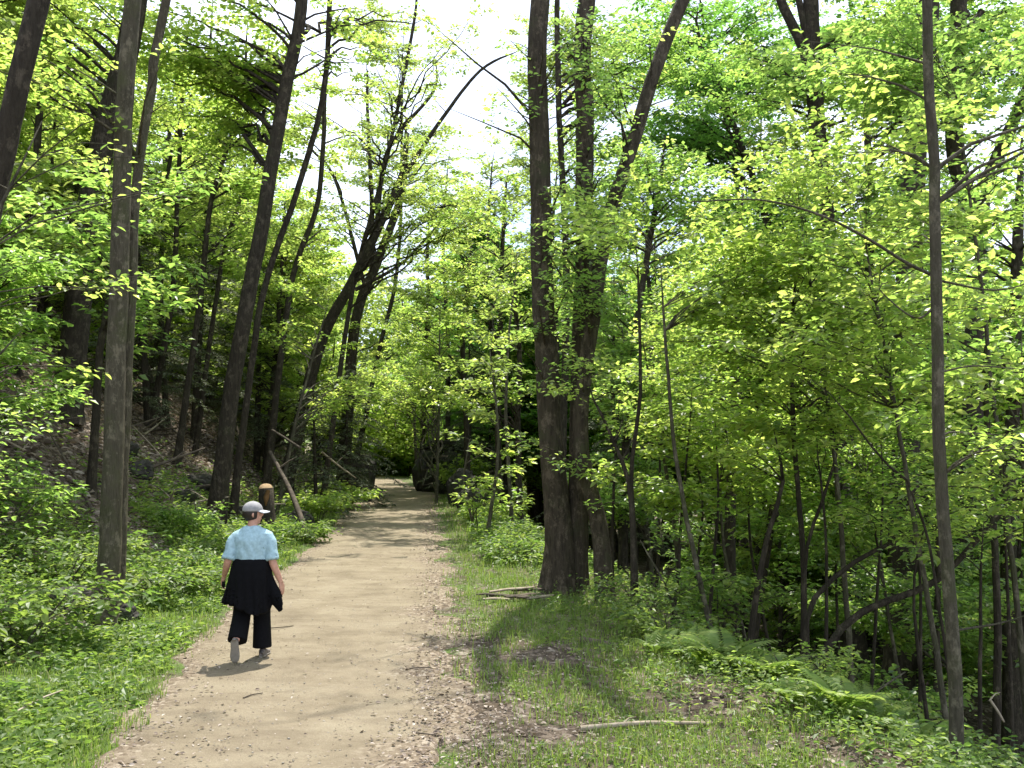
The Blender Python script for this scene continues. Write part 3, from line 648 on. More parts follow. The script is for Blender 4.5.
hemlock('small dark hemlock by the far left trail edge', ph(318, 31), 31, 4.2, 1.9, low=.05, n=34)
hemlock('dark hemlock high on the left hill near the picture edge', ph(40, 32), 32, 9, 2.8)
hemlock('feathery hemlock right of the far trail above the rock', ph(470, 44), 44, 8, 2.6)
hemlock('hemlock behind the stems of the big tree', ph(610, 38), 38, 12, 3.2)

# --- right side: trunks in the valley
def valley_tree(label, pts, d, r0, r1, upz, blobs, leafm='green', bark='dark', **kw):
    return hill_tree(label, pts, d, r0, r1, upz, blobs, leafm, bark, **kw)
fork = [(pix([(820, 130), (808, 60), (780, 0), (770, -40)], 24), .17, .10), (pix([(816, 90), (806, 40), (790, -40)], 24), .12, .07)]
valley_tree('dark tree on the right forking into three stems at the top', [(852, 670), (848, 520), (836, 330), (826, 200), (818, 110), (812, 0)], 24, .30, .17, 5, [((9, 27, 17), (3.4, 3, 2.4), 9), blob(870, 60, 24, 2.0, 1.6, 14), blob(760, 90, 25, 1.8, 1.4, 12), blob(845, 180, 24.5, 1.8, 1.0, 10)], stems=fork)
valley_tree('thick black trunk upright left of the slim bare sapling', [(897, 690), (903, 560), (908, 400), (912, 250), (918, 120), (930, 0)], 20, .32, .2, 5, [((10.5, 23, 16), (3, 3, 2.2), 8), blob(960, 60, 20.5, 1.8, 1.4, 14), blob(900, 60, 21, 1.6, 1.2, 12)], flare=.4)
fork = [(pix([(978, 250), (985, 190), (1010, 130), (1040, 60)], 23), .20, .12)]
valley_tree('thick dark trunk at the right edge with a limb leaning right', [(965, 700), (970, 520), (975, 360), (976, 240), (955, 140), (958, 0)], 23, .28, .17, 5, [((14, 26, 15), (3, 3, 2.2), 8), blob(1000, 110, 23, 2.2, 1.6, 14)], stems=fork)
for lab, pts, dd, r0, bl, lm_ in [
    ('dark slim trunk standing alone below the leaves right of the big tree', [(732, 610), (730, 500), (734, 400), (738, 250)], 19, .13, [blob(740, 300, 19, 1.8, 1.2, 16), blob(700, 390, 18.5, 1.4, .9, 12)], 'spring'),
    ('leaning dark trunk below the leaves in the valley', [(748, 650), (764, 560), (776, 480), (800, 380)], 16, .09, [blob(800, 350, 16, 1.5, 1.0, 16), blob(770, 430, 16.5, 1.2, .7, 9)], 'spring'),
    ('thin upright trunk left of the two curved leaning stems', [(800, 690), (806, 570), (797, 430), (794, 330)], 12.5, .045, [blob(790, 300, 12.5, 1.3, .8, 16), blob(820, 400, 12.3, 1.0, .6, 10)], 'spring'),
    ('slender dark trunk left of the big tree in the far valley', [(520, 520), (518, 440), (520, 360), (516, 300)], 31, .12, [blob(510, 300, 31, 2.4, 1.5, 18), blob(480, 380, 30, 2.2, 1.2, 14)], 'spring'),
    ('slender trunk above the rock right of the far trail', [(468, 500), (466, 420), (462, 350), (470, 240)], 41, .14, [blob(465, 260, 41, 3.0, 2.2, 24), blob(440, 340, 40, 2.2, 1.5, 14)], 'spring'),
    ('slender trunk rising close left of the big tree', [(500, 530), (498, 430), (500, 350), (505, 200)], 36, .13, [blob(500, 220, 36, 2.6, 2.0, 22), blob(480, 300, 35, 2.2, 1.3, 14)], 'pale'),
    ('pale slim trunk between the big tree and the forked sapling', [(622, 560), (627, 420), (640, 300), (660, 180)], 24, .12, [blob(660, 210, 24, 2.2, 1.6, 20), blob(640, 320, 24, 1.8, 1.2, 12)], 'green'),
    ('dark leaning trunk crossing the upper right sky gap', [(800, 560), (790, 340), (760, 200), (700, 40)], 30, .17, [blob(700, 110, 30, 2.6, 2.0, 26), blob(760, 220, 30, 2.4, 1.4, 18), blob(660, 30, 31, 2.4, 1.4, 16)], 'deep'),
    ('slender trunk high in the sky gap right of the big tree', [(745, 560), (740, 350), (735, 180), (700, 10)], 33, .14, [blob(720, 50, 33, 3.0, 2.0, 24), blob(735, 220, 33, 2.6, 1.8, 20), blob(800, 40, 33, 2.4, 1.8, 16)], 'deep'),
    ('dark trunk filling the gap behind the thin upright trunk', [(870, 620), (868, 420), (872, 240), (868, 20)], 28, .17, [blob(868, 60, 28, 2.8, 2.0, 22), blob(880, 220, 28, 2.4, 1.6, 16), blob(990, 40, 28, 2.8, 2, 18)], 'deep'),
    ('dark trunk low behind the ferns at the right edge', [(1012, 720), (1008, 540), (1014, 380), (1020, 200)], 17, .16, [blob(1010, 240, 17, 1.6, 1.2, 14), blob(1000, 360, 17, 1.4, .9, 12)], 'green'),
    ('slim dark trunk near the bottom right corner', [(992, 745), (994, 620), (990, 500), (985, 380)], 13, .06, [blob(985, 330, 13, 1.3, .8, 12)], 'green'),
    ('thin dark trunk right of the thick black trunk', [(935, 700), (936, 560), (940, 420), (950, 300)], 15, .055, [blob(950, 260, 15, 1.4, .9, 14), blob(930, 380, 15, 1.1, .7, 9)], 'green')]:
    valley_tree(lab, pts, dd, r0, r0 * .5, 1.2, bl, lm_, leaf=.11 if dd < 20 else .13, fine=dd < 17)

# the slim bare sapling at the front right
a = rooted(pix([(958, 770), (953, 640), (946, 520), (940, 380), (936, 200), (930, 0)], 7.2))
make_tree('sapling', 'slim smooth bare trunk standing in front at the right, cut by the bottom edge', [(up_on(a, 2.5, .05, .1), .05, .032)],
    [blob(1000, 120, 7.4, .7, .5, 6), blob(880, 100, 7.4, .6, .5, 5), blob(1010, 430, 7.0, .45, .25, 5), blob(900, 240, 7.3, .5, .3, 3)], 'spring', 'thin', sides=12, flare=.3, leaf=.07, nleaf=8, step=.5, bare=.6,
    dead=[(pix([(937, 305), (915, 318), (880, 290), (888, 282)], 7.2), .010, .004), (pix([(936, 280), (1000, 290), (1060, 270)], 7.2), .010, .004), (pix([(941, 372), (975, 366), (1030, 370)], 7.1), .009, .003),
          (pix([(936, 277), (905, 262), (870, 240), (820, 215), (760, 200), (690, 202)], 7.3), .014, .005)])
# understorey saplings that carry the bright layered leaves
US = [('forked sapling with a Y of thin stems right of the big tree', (3.05, 17.0), (640, 330, 16.0), .05, [(655, 300, 15.5, 1.3, .7, 14), (640, 400, 15.5, 1.2, .6, 12), (700, 350, 15.8, 1.2, .6, 12)], 'spring'),
      ('sapling in front of the big tree spreading flat layers of bright leaves', (2.6, 12.2), (660, 260, 12.2), .04, [(640, 240, 12.2, 1.2, .45, 13), (720, 270, 12.4, 1.2, .5, 14), (600, 210, 13.3, .8, .4, 7), (690, 200, 12.5, 1.0, .4, 9)], 'spring'),
      ('tall sapling layered with yellow green leaves in the middle of the right woods', (4.4, 12.4), (800, 220, 12.6), .045, [(800, 230, 12.6, 1.5, .6, 18), (760, 320, 12.4, 1.4, .6, 16), (850, 300, 12.6, 1.3, .5, 14), (830, 160, 12.8, 1.2, .5, 11)], 'spring'),
      ('sapling thick with fresh leaves left of the slim bare trunk', (4.9, 10.6), (860, 200, 10.6), .04, [(880, 240, 10.5, 1.1, .5, 15), (830, 330, 10.4, 1.1, .45, 14), (900, 350, 10.3, .8, .5, 9), (870, 130, 10.8, .9, .45, 9)], 'spring'),
      ('sapling of bright leaves behind the top of the slim bare trunk', (6.2, 11.5), (960, 100, 11.5), .045, [(980, 180, 11.5, 1.2, .6, 16), (940, 60, 11.6, 1.2, .6, 14), (870, 40, 12, 1.2, .5, 12)], 'green'),
      ('leafy sapling at the right edge hanging leaves over the valley', (5.2, 8.9), (1020, 330, 8.6), .03, [(1000, 400, 8.4, .7, .5, 11), (1020, 480, 8.4, .6, .4, 9), (990, 300, 8.8, .7, .4, 8)], 'spring'),
      ('broad low sapling below the layered leaves right of the big tree', (3.6, 14.5), (720, 440, 14.2), .035, [(700, 440, 14, 1.3, .4, 13), (760, 470, 14.2, 1.1, .35, 9), (650, 480, 13.8, .9, .35, 7)], 'spring'),
      ('low sapling between the big tree and the leaning dark trunk', (2.3, 12.6), (640, 540, 12.5), .025, [(668, 520, 12.4, .7, .3, 5), (690, 570, 12.2, .6, .25, 4)], 'green'),
      ('wide sapling in the mid valley with shaded leaves', (6.4, 15.5), (860, 440, 15.5), .04, [(860, 440, 15.2, 1.6, .8, 20), (800, 520, 15, 1.2, .6, 12), (920, 500, 15, 1.3, .7, 12)], 'green'),
      ('sapling hiding the foot of the thick black trunk', (7.4, 16.5), (950, 560, 16.5), .035, [(940, 590, 15.5, 1.2, .6, 12), (870, 600, 16, 1.2, .6, 12)], 'green'),
      ('pale sapling close left of the big tree leaning over the far trail edge', (-.6, 22), (490, 350, 22), .05, [(480, 360, 22, 1.5, .7, 16), (500, 430, 21.5, 1.2, .6, 12), (460, 290, 23, 1.4, .7, 12)], 'pale'),
      ('low sapling along the right trail edge before the rock', (-.9, 24.5), (470, 440, 24.5), .035, [(480, 460, 24, 1.2, .6, 14), (520, 480, 22, 1.1, .6, 12)], 'spring'),
      ('tall sapling filling the gap just left of the big tree', (.0, 26), (515, 260, 26), .06, [(505, 250, 26, 1.8, 1.2, 18), (470, 200, 27, 1.8, 1.0, 14), (510, 330, 25, 1.4, .8, 12)], 'spring'),
      ('sapling in the valley seen between the big tree stems', (3.6, 24), (620, 300, 24), .06, [(590, 330, 23, 1.6, 1.0, 14), (640, 400, 23, 1.8, 1.0, 16), (620, 480, 22, 1.6, .8, 13)], 'green'),
      ('sapling over the left edge of the far trail', (-6.7, 27), (330, 300, 27), .06, [(310, 330, 27, 1.6, .9, 14), (350, 390, 28, 1.2, .7, 9), (290, 260, 27, 1.8, 1.0, 14)], 'spring'),
      ('bright sapling hanging over the trail at its far end', (-3.0, 38), (440, 300, 38), .07, [(420, 330, 40, 2.0, 1.4, 16), (450, 380, 38, 1.8, 1.0, 12), (395, 380, 46, 2.2, 1.6, 14)], 'spring'),
      ]
for lab, base, top, r0, bl, lm_ in US:
    dd = top[2]
    sapling('sapling', lab, base, P(*top), r0, [blob(b[0], b[1], b[2], b[3], b[4], b[5]) for b in bl], lm_, leaf=.098 if dd < 13 else (.115 if dd < 18 else .16), nleaf=15, fine=dd < 15, step=.31 if dd < 18 else .42, jitter=.4, mul=1.15)
# two curved leaning stems and a dead branch among them
def bent(label, pts, d, r0, r1, bark='dark', name='leaning_sapling', blobs=(), group=None):
    a = rooted(pix(pts, d)); return make_tree(name, label, [(a, r0, r1)], list(blobs), 'spring', bark, sides=8, flare=.2, leaf=.09, group=group)
bent('curved leaning stem bending right above the ferns, the longer of two', [(795, 700), (822, 655), (862, 612), (935, 582), (985, 530), (1030, 485)], 11, .05, .03, 'dark', blobs=[blob(1000, 500, 11, .8, .4, 5)])
bent('curved leaning stem arching right above its longer neighbour', [(812, 690), (806, 640), (812, 600), (850, 565), (888, 545), (930, 535)], 11.6, .04, .025, 'dark', blobs=[blob(880, 520, 11.5, .7, .4, 4)])

bent('slim dark sapling with a crooked Y fork right beside the big tree', [(634, 565), (630, 500), (612, 440), (592, 398), (586, 380)], 12.8, .05, .015, 'dark', 'forked_sapling', [blob(590, 380, 12.8, .6, .3, 4), blob(640, 420, 12.8, .6, .3, 3)])
bent('dark stem rising from the crook of the Y forked sapling', [(636, 560), (632, 480), (642, 390), (640, 300), (636, 235)], 12.9, .04, .015, 'dark', 'forked_sapling', [blob(640, 250, 12.9, .9, .4, 6)])
bent('dark crooked stem forking low in front of the valley, left of the upright thin trunk', [(744, 655), (756, 590), (768, 530), (782, 480), (772, 430)], 12, .05, .02, 'dark', 'crooked_sapling', [blob(775, 440, 12, .8, .4, 5)])
bent('thin dark stem leaning right out of the upright thin trunk', [(800, 640), (806, 560), (822, 500), (838, 450), (842, 390)], 12.3, .035, .015, 'dark', 'crooked_sapling', [blob(840, 400, 12, .7, .35, 5)])
bent('long thin bare stem slanting down to the right behind the slim bare trunk', [(962, 610), (925, 520), (880, 455), (840, 400), (810, 375)], 9.5, .022, .008, 'dark', 'slanting_sapling')
STM = [(612, 575, 620, 380, 15), (672, 590, 690, 380, 14), (655, 560, 648, 350, 17), (705, 600, 716, 420, 13.5), (690, 580, 672, 400, 16), (826, 660, 818, 430, 12), (862, 650, 880, 430, 13), (915, 660, 900, 470, 12), (936, 700, 930, 500, 11), (975, 700, 985, 520, 10), (1010, 690, 1004, 430, 11), (775, 620, 766, 420, 15), (838, 620, 850, 440, 16)]
for k, (a0, b0, a1, b1, dd) in enumerate(STM):
    sx = rng.normal() * 12
    bent('one of the thin dark understorey stems standing among the leaves of the right woods', [(a0, b0), ((a0 + a1) / 2 + sx, (b0 + b1) / 2), (a1, b1)], dd, .032, .010, 'dark', 'thin_sapling', [blob(a1, b1 + 10, dd, .8, .4, 5)], 'thin understorey stems of the right woods')

# ---- copied trees that fill the wood behind
def proto(kind, leafm, h, seed_blobs, leaf, bark='dark'):
    B = np.array([0, 0, 0.]); w = rng.normal(0, .5, 2)
    st = [([B, [w[0], w[1], h * .5], [w[0] * 1.6, w[1] * 1.6, h]], .012 * h + .03, .05)]
    r_ = make_tree(kind, '', st, [((w[0] * 1.3 + a * .9, w[1] * 1.3 + b, c * h), (ra, ra, rb), n) for a, b, c, ra, rb, n in seed_blobs], leafm, bark, sides=7, leaf=leaf * 1.3, fine=False, step=.5, spray=(.6, 1.2), nleaf=17, mul=1.3, gaps=False, twig=.006)
    return r_
def crown_spec(r_, n): return [(rng.normal() * r_ * .35, rng.normal() * r_ * .35, .30 + .7 * k / n, r_ * rng.uniform(.7, 1.1) * (1.1 - .5 * k / n), r_ * .42, 11) for k in range(n)]
protos = [proto('broadleaf_tree', lm_, h, crown_spec(r_, n), lf) for lm_, h, r_, n, lf in [('spring', 12, 2.4, 6, .17), ('green', 13, 2.6, 6, .17), ('pale', 11, 2.3, 6, .16), ('deep', 12, 2.4, 6, .17), ('spring', 8, 2.0, 5, .15), ('green', 7, 1.8, 4, .15)]]
first = [True] * len(protos)
def place(k, x, y, label, group, s=1.0):
    src = protos[k]; g = float(H(x, y)) - .1
    if first[k]: r_ = src; first[k] = False; kids = None
    else:
        r_ = src.copy(); COL.objects.link(r_)
        for c in list(src.children):
            c2 = c.copy(); COL.objects.link(c2); c2.parent = r_
    r_.location = (x, y, g); r_.rotation_euler = (rng.normal() * .04, rng.normal() * .04, rng.uniform(0, 6.28)); s = s * rng.uniform(.9, 1.12); r_.scale = (s, s, s)
    settag(r_, label, 'tree', group)
def clear_sun(x, y, h=12, r_=2.5):
    """does the crown's shadow miss the near trail?"""
    for hh in (h * .5, h * .85):
        gxy = np.array([x, y]) - SUN_DIR[:2] / SUN_DIR[2] * hh
        u = xl(gxy[1]) - gxy[0]; v = gxy[0] - xr(gxy[1])
        if u < r_ * .8 and v < r_ and 3 < gxy[1] < 34: return False
    return True
used = []
def scatter(n, xr_, yr_, ks, label, group, side, s=(1, 1), gap=2.6):
    c = 0; tries = 0
    while c < n and tries < n * 60:
        tries += 1; y = rng.uniform(*yr_); x = rng.uniform(*xr_)
        if side < 0 and x > xl(y) - 3: continue
        if side > 0 and x < xr(y) + np.interp(y, V0D, V0) + 2.0: continue
        # keep the open window of sky above the trail
        px = 512 + x / y * F
        if side < 0 and 20 < px < 250 and y < 30: continue
        if 425 < px < 540 and y < 44 and s[0] > .7: continue
        if 640 < px < 760 and rng.random() < .3: continue
        if any((x - a) ** 2 + (y - b) ** 2 < gap * gap for a, b in used): continue
        sc_ = rng.uniform(*s)
        if not clear_sun(x, y, 12 * sc_): continue
        used.append((x, y)); place(int(rng.choice(ks)), x, y, label, group, sc_); c += 1
scatter(34, (9, 34), (24, 46), [1, 3, 0, 4], 'one of the crowded green trees deep in the valley woods on the right', 'trees crowded in the valley woods', 1, (.9, 1.3))
scatter(13, (6, 16), (17, 30), [4, 5, 5], 'one of the small leafy trees low in the valley behind the layered saplings', 'small trees low in the valley', 1, (.55, .85), 1.8)
scatter(36, (-2, 30), (44, 66), [0, 1, 3], 'one of the distant trees beyond the big tree', 'distant trees beyond the big tree', 1, (.9, 1.25))
scatter(36, (-30, -9), (26, 50), [2, 0, 2, 4], 'one of the pale spring trees high up the left hill', 'pale trees up the left hill', -1, (.8, 1.1))
scatter(16, (-20, -8), (14, 28), [4, 5, 2], 'one of the light green small trees on the near left hill', 'small trees on the near left hill', -1, (.6, .9), 2.2)
scatter(16, (-4, 30), (52, 66), [1, 3, 0], 'one of the tall trees closing the view far behind the big tree', 'tall trees far behind the big tree', 1, (1.35, 1.75), 3.0)
scatter(9, (-24, -10), (44, 60), [2, 0], 'one of the tall pale trees above the far left slope', 'tall pale trees above the far left slope', -1, (1.1, 1.4), 3.0)
scatter(12, (-18, -7), (50, 72), [0, 4, 1], 'one of the bright trees left of the far bend of the trail', 'trees left of the far bend', -1, (.6, 1.0))
scatter(10, (-4, 8), (50, 70), [4, 5], 'one of the low bright trees right of the far bend of the trail', 'low trees right of the far bend', 1, (.6, .8), 2.0)
for k, f_ in enumerate(first):
    if f_:
        for c in list(protos[k].children): bpy.data.objects.remove(c)
        bpy.data.objects.remove(protos[k])

# ================================================================== SHRUBS, FERNS, ROCKS, WOOD
def shrub(label, px, py, d, h, rad, leafm='herb', leaf=.08, n=5, cat='shrub', group=None, nl=6, **kw):
    p = P(px, py, d); g = float(H(p[0], p[1])) - .06; B = np.array([p[0], p[1], g]); st = []; bl = []
    for k in range(n):
        a = k * 2.4 + rng.normal() * .4; o = np.array([math.cos(a), math.sin(a), 0]) * rad * rng.uniform(.4, .8)
        T = B + o + [0, 0, h * rng.uniform(.7, 1.05)]; st.append(([B + o * .05 if k else B, B + o * .45 + [0, 0, h * .45], T], .012 + .006 * h, .005)); bl.append((T - [0, 0, h * .12], (rad * .6, rad * .6, h * .3), nl))
    return make_tree('shrub', label, st, bl, leafm, 'thin', sides=5, flare=.1, cat=cat, group=group, leaf=leaf * 1.15, nleaf=10, step=.26, spray=(.2, .6), bare=.2, twig=.0025, mul=1, gaps=False, **kw)
for lab, px, py, d, h, rad, lm_, lf in [
    ('leafy shrub low at the left edge on the bank', 18, 560, 9.5, .7, .8, 'herb', .085),
    ('bushy green shrub left of the slim tree with the twin stem', 62, 540, 12.5, .9, .9, 'herb', .085),
    ('dark green shrub on the slope above the boulder', 10, 510, 13, 1.1, .7, 'green', .10),
    ('light green shrub between the twin stem tree and the walker', 155, 560, 13.0, .5, .7, 'herb', .08),
    ('shrub on the bank directly left of the walker', 190, 548, 14, .6, .5, 'herb', .08),
    ('shrub at the foot of the tall leaning trunk', 180, 510, 19, .7, .6, 'green', .09),
    ('yellow green shrub by the left trail edge beyond the walker', 318, 492, 27, .8, .9, 'spring', .12),
    ('bright shrub under the hemlocks at the left trail edge', 338, 478, 34, .9, 1.0, 'spring', .14),
    ('low bright shrub behind the stump', 300, 505, 22, .45, .6, 'herb', .09),
    ('bright green shrub just right of the foot of the big tree', 645, 600, 12.4, .6, .4, 'herb', .065),
    ('second bushy shrub right of the big tree, over the dark rotten log', 668, 632, 11.2, .5, .45, 'herb', .07),
    ('small shrub close behind the big tree on its left side', 520, 540, 18, .45, .6, 'herb', .09),
    ('low leafy shrub at the right trail edge before the rocks', 492, 505, 27, .6, .8, 'spring', .11),
    ('green shrub in the shade below the leaning dark trunk', 722, 600, 14, 1.1, .8, 'green', .09),
    ('shrub with yellow tinted leaves beneath the curved leaning stems', 800, 728, 8.8, .45, .35, 'spring', .055),
    ('bushy shrub draped in front of the ledge at the far bend', 462, 480, 43, 1.6, 1.1, 'spring', .17),
    ('tiny leafy shrub at the bottom right corner', 1000, 735, 7.6, .5, .3, 'herb', .06),
    ('shrub in the dark valley between the curved stem and the black trunk', 900, 640, 13, 1.1, .8, 'green', .09)]:
    shrub(lab, px, py, d, h, rad, lm_, lf)

def fern_mesh(name, nf, L):
    C, D, NN, LL = [], [], [], []; tb = Tubes()
    for k in range(nf):
        a = k * 6.283 / nf + rng.normal() * .25; hd = np.array([math.cos(a), math.sin(a), 0]); l = L * rng.uniform(.75, 1.1); m_ = 18; t = np.linspace(0, 1, m_)[:, None]
        pts = hd * l * (.25 * t + .6 * t * t) + np.array([0, 0, 1.]) * l * (1.05 * t - .55 * t * t); tb.tube(pts, np.linspace(.004, .0012, m_), 3, cap=False)
        S = np.cross(hd, [0, 0, 1.]); T = nrm(np.gradient(pts, axis=0)); U = np.cross(S, T)
        for sg in (-1, 1):
            tt = t[2:, 0]; C.append(pts[2:]); D.append(nrm(S * sg + T[2:] * .45)); NN.append(U[2:]); LL.append(l * .26 * np.sin(np.pi * (tt * .85 + .12)) ** .8)
    C, D, NN, LL = map(np.concatenate, (C, D, NN, LL))
    me = leaf_mesh(name, C, D, NN, LL, LL * .3, np.clip(rng.normal(.6, .2, len(C)), 0, 1), True)
    return me, tb.mesh('stalk')
FE = [(700, 655, 9.9, .42), (722, 668, 9.5, .45), (748, 672, 9.7, .40), (690, 640, 10.6, .38), (770, 700, 8.9, .38), (735, 640, 10.6, .42), (812, 716, 8.5, .36), (842, 742, 7.8, .38), (790, 745, 8.0, .26), (862, 720, 8.4, .40), (668, 630, 11, .36), (880, 752, 7.6, .32), (760, 655, 10.2, .4), (925, 748, 7.9, .36), (655, 655, 10.2, .3)]
fm = [fern_mesh('fern', n_, 1.0) for n_ in (9, 11, 8)]
for (m1, m2) in fm: m1.materials.append(LM['herb']); m2.materials.append(LM['herb'])
for k, (px, py, d, L) in enumerate(FE):
    p = P(px, py, d); g = float(H(p[0], p[1]))
    o = bpy.data.objects.new('fern', fm[k % 3][0]); COL.objects.link(o); o.location = (p[0], p[1], g); o.scale = (L * 1.5,) * 3; o.rotation_euler = (rng.normal() * .1, rng.normal() * .1, rng.uniform(0, 6))
    settag(o, 'green fern with arching fronds growing on the edge of the right bank', 'fern', 'ferns along the edge of the right bank')
    c = bpy.data.objects.new('stalk', fm[k % 3][1]); COL.objects.link(c); c.parent = o

import bmesh
from mathutils import noise as mn, Vector
def rock(label, x, y, sx, sy, sz, mt='rock', name='boulder', sink=.25, rot=0., seed=0, z=None, lumps=.35):
    bm = bmesh.new(); bmesh.ops.create_icosphere(bm, subdivisions=4, radius=1)
    for v in bm.verts:
        q = v.co.copy() + Vector((seed * 3.1, seed * 1.7, 0)); f = 1 + lumps * mn.noise(q * 1.3) + lumps * .5 * abs(mn.noise(q * 3.1)) + .13 * mn.noise(q * 7) + .05 * mn.noise(q * 15)
        c = v.co; e = .72; c = Vector((math.copysign(abs(c.x) ** e, c.x), math.copysign(abs(c.y) ** e, c.y), math.copysign(abs(c.z) ** e, c.z)))
        v.co = Vector((c.x * sx, c.y * sy, c.z * sz)) * f
    me = bpy.data.meshes.new(name); bm.to_mesh(me); bm.free(); me.polygons.foreach_set('use_smooth', [False] * len(me.polygons))
    o = link(name, me, None, BM[mt]); o.location = (x, y, (float(H(x, y)) if z is None else z) + sz * (1 - 2 * sink) * .8); o.rotation_euler = (0, 0, rot)
    return settag(o, label, name.replace('_', ' '))
def at(px, py, d): p = P(px, py, d); return float(p[0]), float(p[1])
x, y = at(82, 620, 11.6); rock('dark mossy boulder hidden in the weeds at the foot of the slim twin stem tree', x, y, .42, .3, .26, seed=1, rot=.2)
x, y = at(124, 622, 11.5); rock('small grey rock touching the right side of the twin stem tree', x, y, .16, .15, .14, seed=2)
x, y = at(434, 470, 50); rock('tall dark rock standing right of the far bend of the trail', x, y, .95, 1.1, 1.5, seed=3, sink=.2)
x, y = at(458, 470, 47); rock('broad dark rock right of the tall rock at the far bend', x, y, 1.1, 1.0, 1.25, seed=4, sink=.2)
x, y = at(460, 440, 48); rock('flat overhanging rock ledge lying across the top of the dark rocks', x, y, 1.7, 1.2, .28, name='rock_ledge', seed=5, z=2.35, sink=.5)
x, y = at(462, 492, 37); rock('lower dark rock at the right trail edge in front of the ledge', x, y, .55, .6, .85, seed=6, sink=.15)
x, y = at(475, 498, 34); rock('low mossy rock between the ledge and the big tree', x, y, .6, .5, .5, seed=7)
x, y = at(356, 470, 40); rock('dark rock on the left edge of the far trail under the drooping hemlock', x, y, .7, .7, 1.2, seed=8, sink=.15)
x, y = at(332, 485, 33); rock('squat rock in the weeds left of the far trail', x, y, .45, .45, .35, seed=9)
for k, (px, py, d, s_) in enumerate([(240, 455, 24, .45), (180, 470, 22, .35), (140, 455, 21, .4), (205, 440, 26, .5), (120, 430, 22, .35), (300, 460, 26, .5)]):
    x, y = at(px, py, d); rock('grey stone poking out of the leaf litter on the left hill', x, y, s_, s_ * .7, s_ * .6, name='stone', seed=20 + k, rot=k)['group'] = 'stones on the left hill'

def log(name, label, a, b, r0, r1, mt='dead', side=(), n=10, lift=0., cat=None, group=None, rough=.05):
    a = np.asarray(a, float); b = np.asarray(b, float); tb = Tubes(); pl = smooth_line([a, a * .5 + b * .5 + rng.normal(size=3) * [.03, .03, .02] * np.linalg.norm(b - a), b], n)
    tb.tube(pl, np.linspace(r0, r1, n), 9, rough=rough); me = tb.mesh(name); shift(me, pl[0]); o = link(name, me, None, BM[mt]); o.location = pl[0]; settag(o, label, cat or name.replace('_', ' '), group)
    for (t, dv, r_) in side:
        s_ = pl[int(t * (n - 1))]; tb = Tubes(); tb.tube([s_, s_ + np.array(dv) * .5 + [0, 0, .02], s_ + np.array(dv)], [r_, r_ * .7, r_ * .3], 5); m2 = tb.mesh('side_branch'); shift(m2, pl[0]); link('side_branch', m2, o, BM[mt])
    return o
def gpt(px, py, d, up=0.): x, y = at(px, py, d); return (x, y, float(H(x, y)) + up)
log('fallen_stick', 'long pale stick lying in the leafy grass of the right verge', gpt(580, 727, 7.35, .035), gpt(705, 716, 7.6, .04), .022, .012, 'pale', [(.4, (.12, .1, .03), .008)])
log('fallen_log', 'dark rotten log half hidden beside the big tree shrubs', gpt(580, 636, 10.75, .04), gpt(690, 655, 10.6, .05), .045, .05)
log('fallen_log', 'dark fallen log with a reddish broken end among the ferns', gpt(738, 690, 9.0, .05), gpt(790, 706, 9.0, .04), .055, .05)
log('fallen_log', 'dead log on the bank edge running out at the bottom right', gpt(862, 742, 7.7, .06), gpt(930, 775, 7.1, .02), .05, .045)
log('fallen_branch', 'thin dead branch curving down through the dark valley ferns', P(852, 712, 9.6), P(905, 672, 10.2), .016, .008, 'thin', [(.6, (.15, .1, .1), .006)])
log('dead_branch', 'broken pale dead branch hooked in the dark right corner', P(990, 700, 9), P(1004, 722, 9), .014, .01, 'pale', [(.1, (.1, .0, .07), .008)])
log('dead_branch', 'long thin grey dead branch slanting in the shade right of the slim bare trunk', P(958, 630, 9), P(1040, 610, 9.2), .012, .006, 'thin')
x, y = at(268, 500, 23.5); zs = float(H(x, y)); S0 = np.array([x, y, zs - .1])
# sawn stump with its pale cut and orange torn side
tb = Tubes(); top = P(266, 488, 23.5); tb.tube([S0, S0 * .5 + top * .5, top], [.25, .20, .18], 14, rough=.05, flare=.3)
root = empty('tree_stump', S0, 'sawn tree stump with a pale cut face on the left bank just above the walker', 'stump'); me = tb.mesh('stump_wood'); shift(me, S0); link('stump_wood', me, root, BM['dark'])
tb = Tubes(); tb.tube([top + [0, -.01, -.004], top + [0.005, -.03, .03]], [.165, .15], 14); me = tb.mesh('cut_face'); shift(me, S0); link('cut_face', me, root, BM['sawn'])
tb = Tubes(); tb.tube([top + [.09, -.15, -.05], top + [.06, -.19, -.22], top + [.05, -.20, -.42]], [.05, .07, .02], 6); me = tb.mesh('torn_side'); shift(me, S0); m, nt, out = mat('torn_wood'); princ(nt, out, ramp(nt, noise(nt, 9, 6, .7, objco(nt, (6, 6, 1))), [(.3, (.13, .06, .025)), (.7, (.26, .14, .06))]), .8); link('torn_side', me, root, m)
log('fallen_log', 'grey weathered log sloping down the bank right of the stump', P(270, 452, 25), gpt(308, 512, 22.5, .08), .05, .075, 'dead', [(.3, (.5, -.2, .3), .03)])
log('fallen_log', 'pale broken log leaning above the stump on the left bank', P(272, 430, 26), P(300, 448, 25), .03, .035, 'dead')
log('fallen_log', 'dark log lying behind the head of the walker', gpt(225, 490, 22, .06), gpt(262, 520, 20, .04), .09, .08, 'dead')
log('fallen_branch', 'dead branch arching over the weeds left of the boulder', gpt(38, 640, 10.6, .02), P(100, 588, 11), .03, .02, 'dead')
log('fallen_branch', 'thin dead stick lying in the weeds at the lower left', gpt(10, 735, 7.4, .06), gpt(62, 700, 8.0, .12), .011, .006, 'pale')
log('fallen_branch', 'tangled dead branch on the hill left of the tall leaning trunk', P(150, 468, 21), P(205, 448, 22), .04, .02, 'dead', [(.5, (.4, .2, .35), .02)])
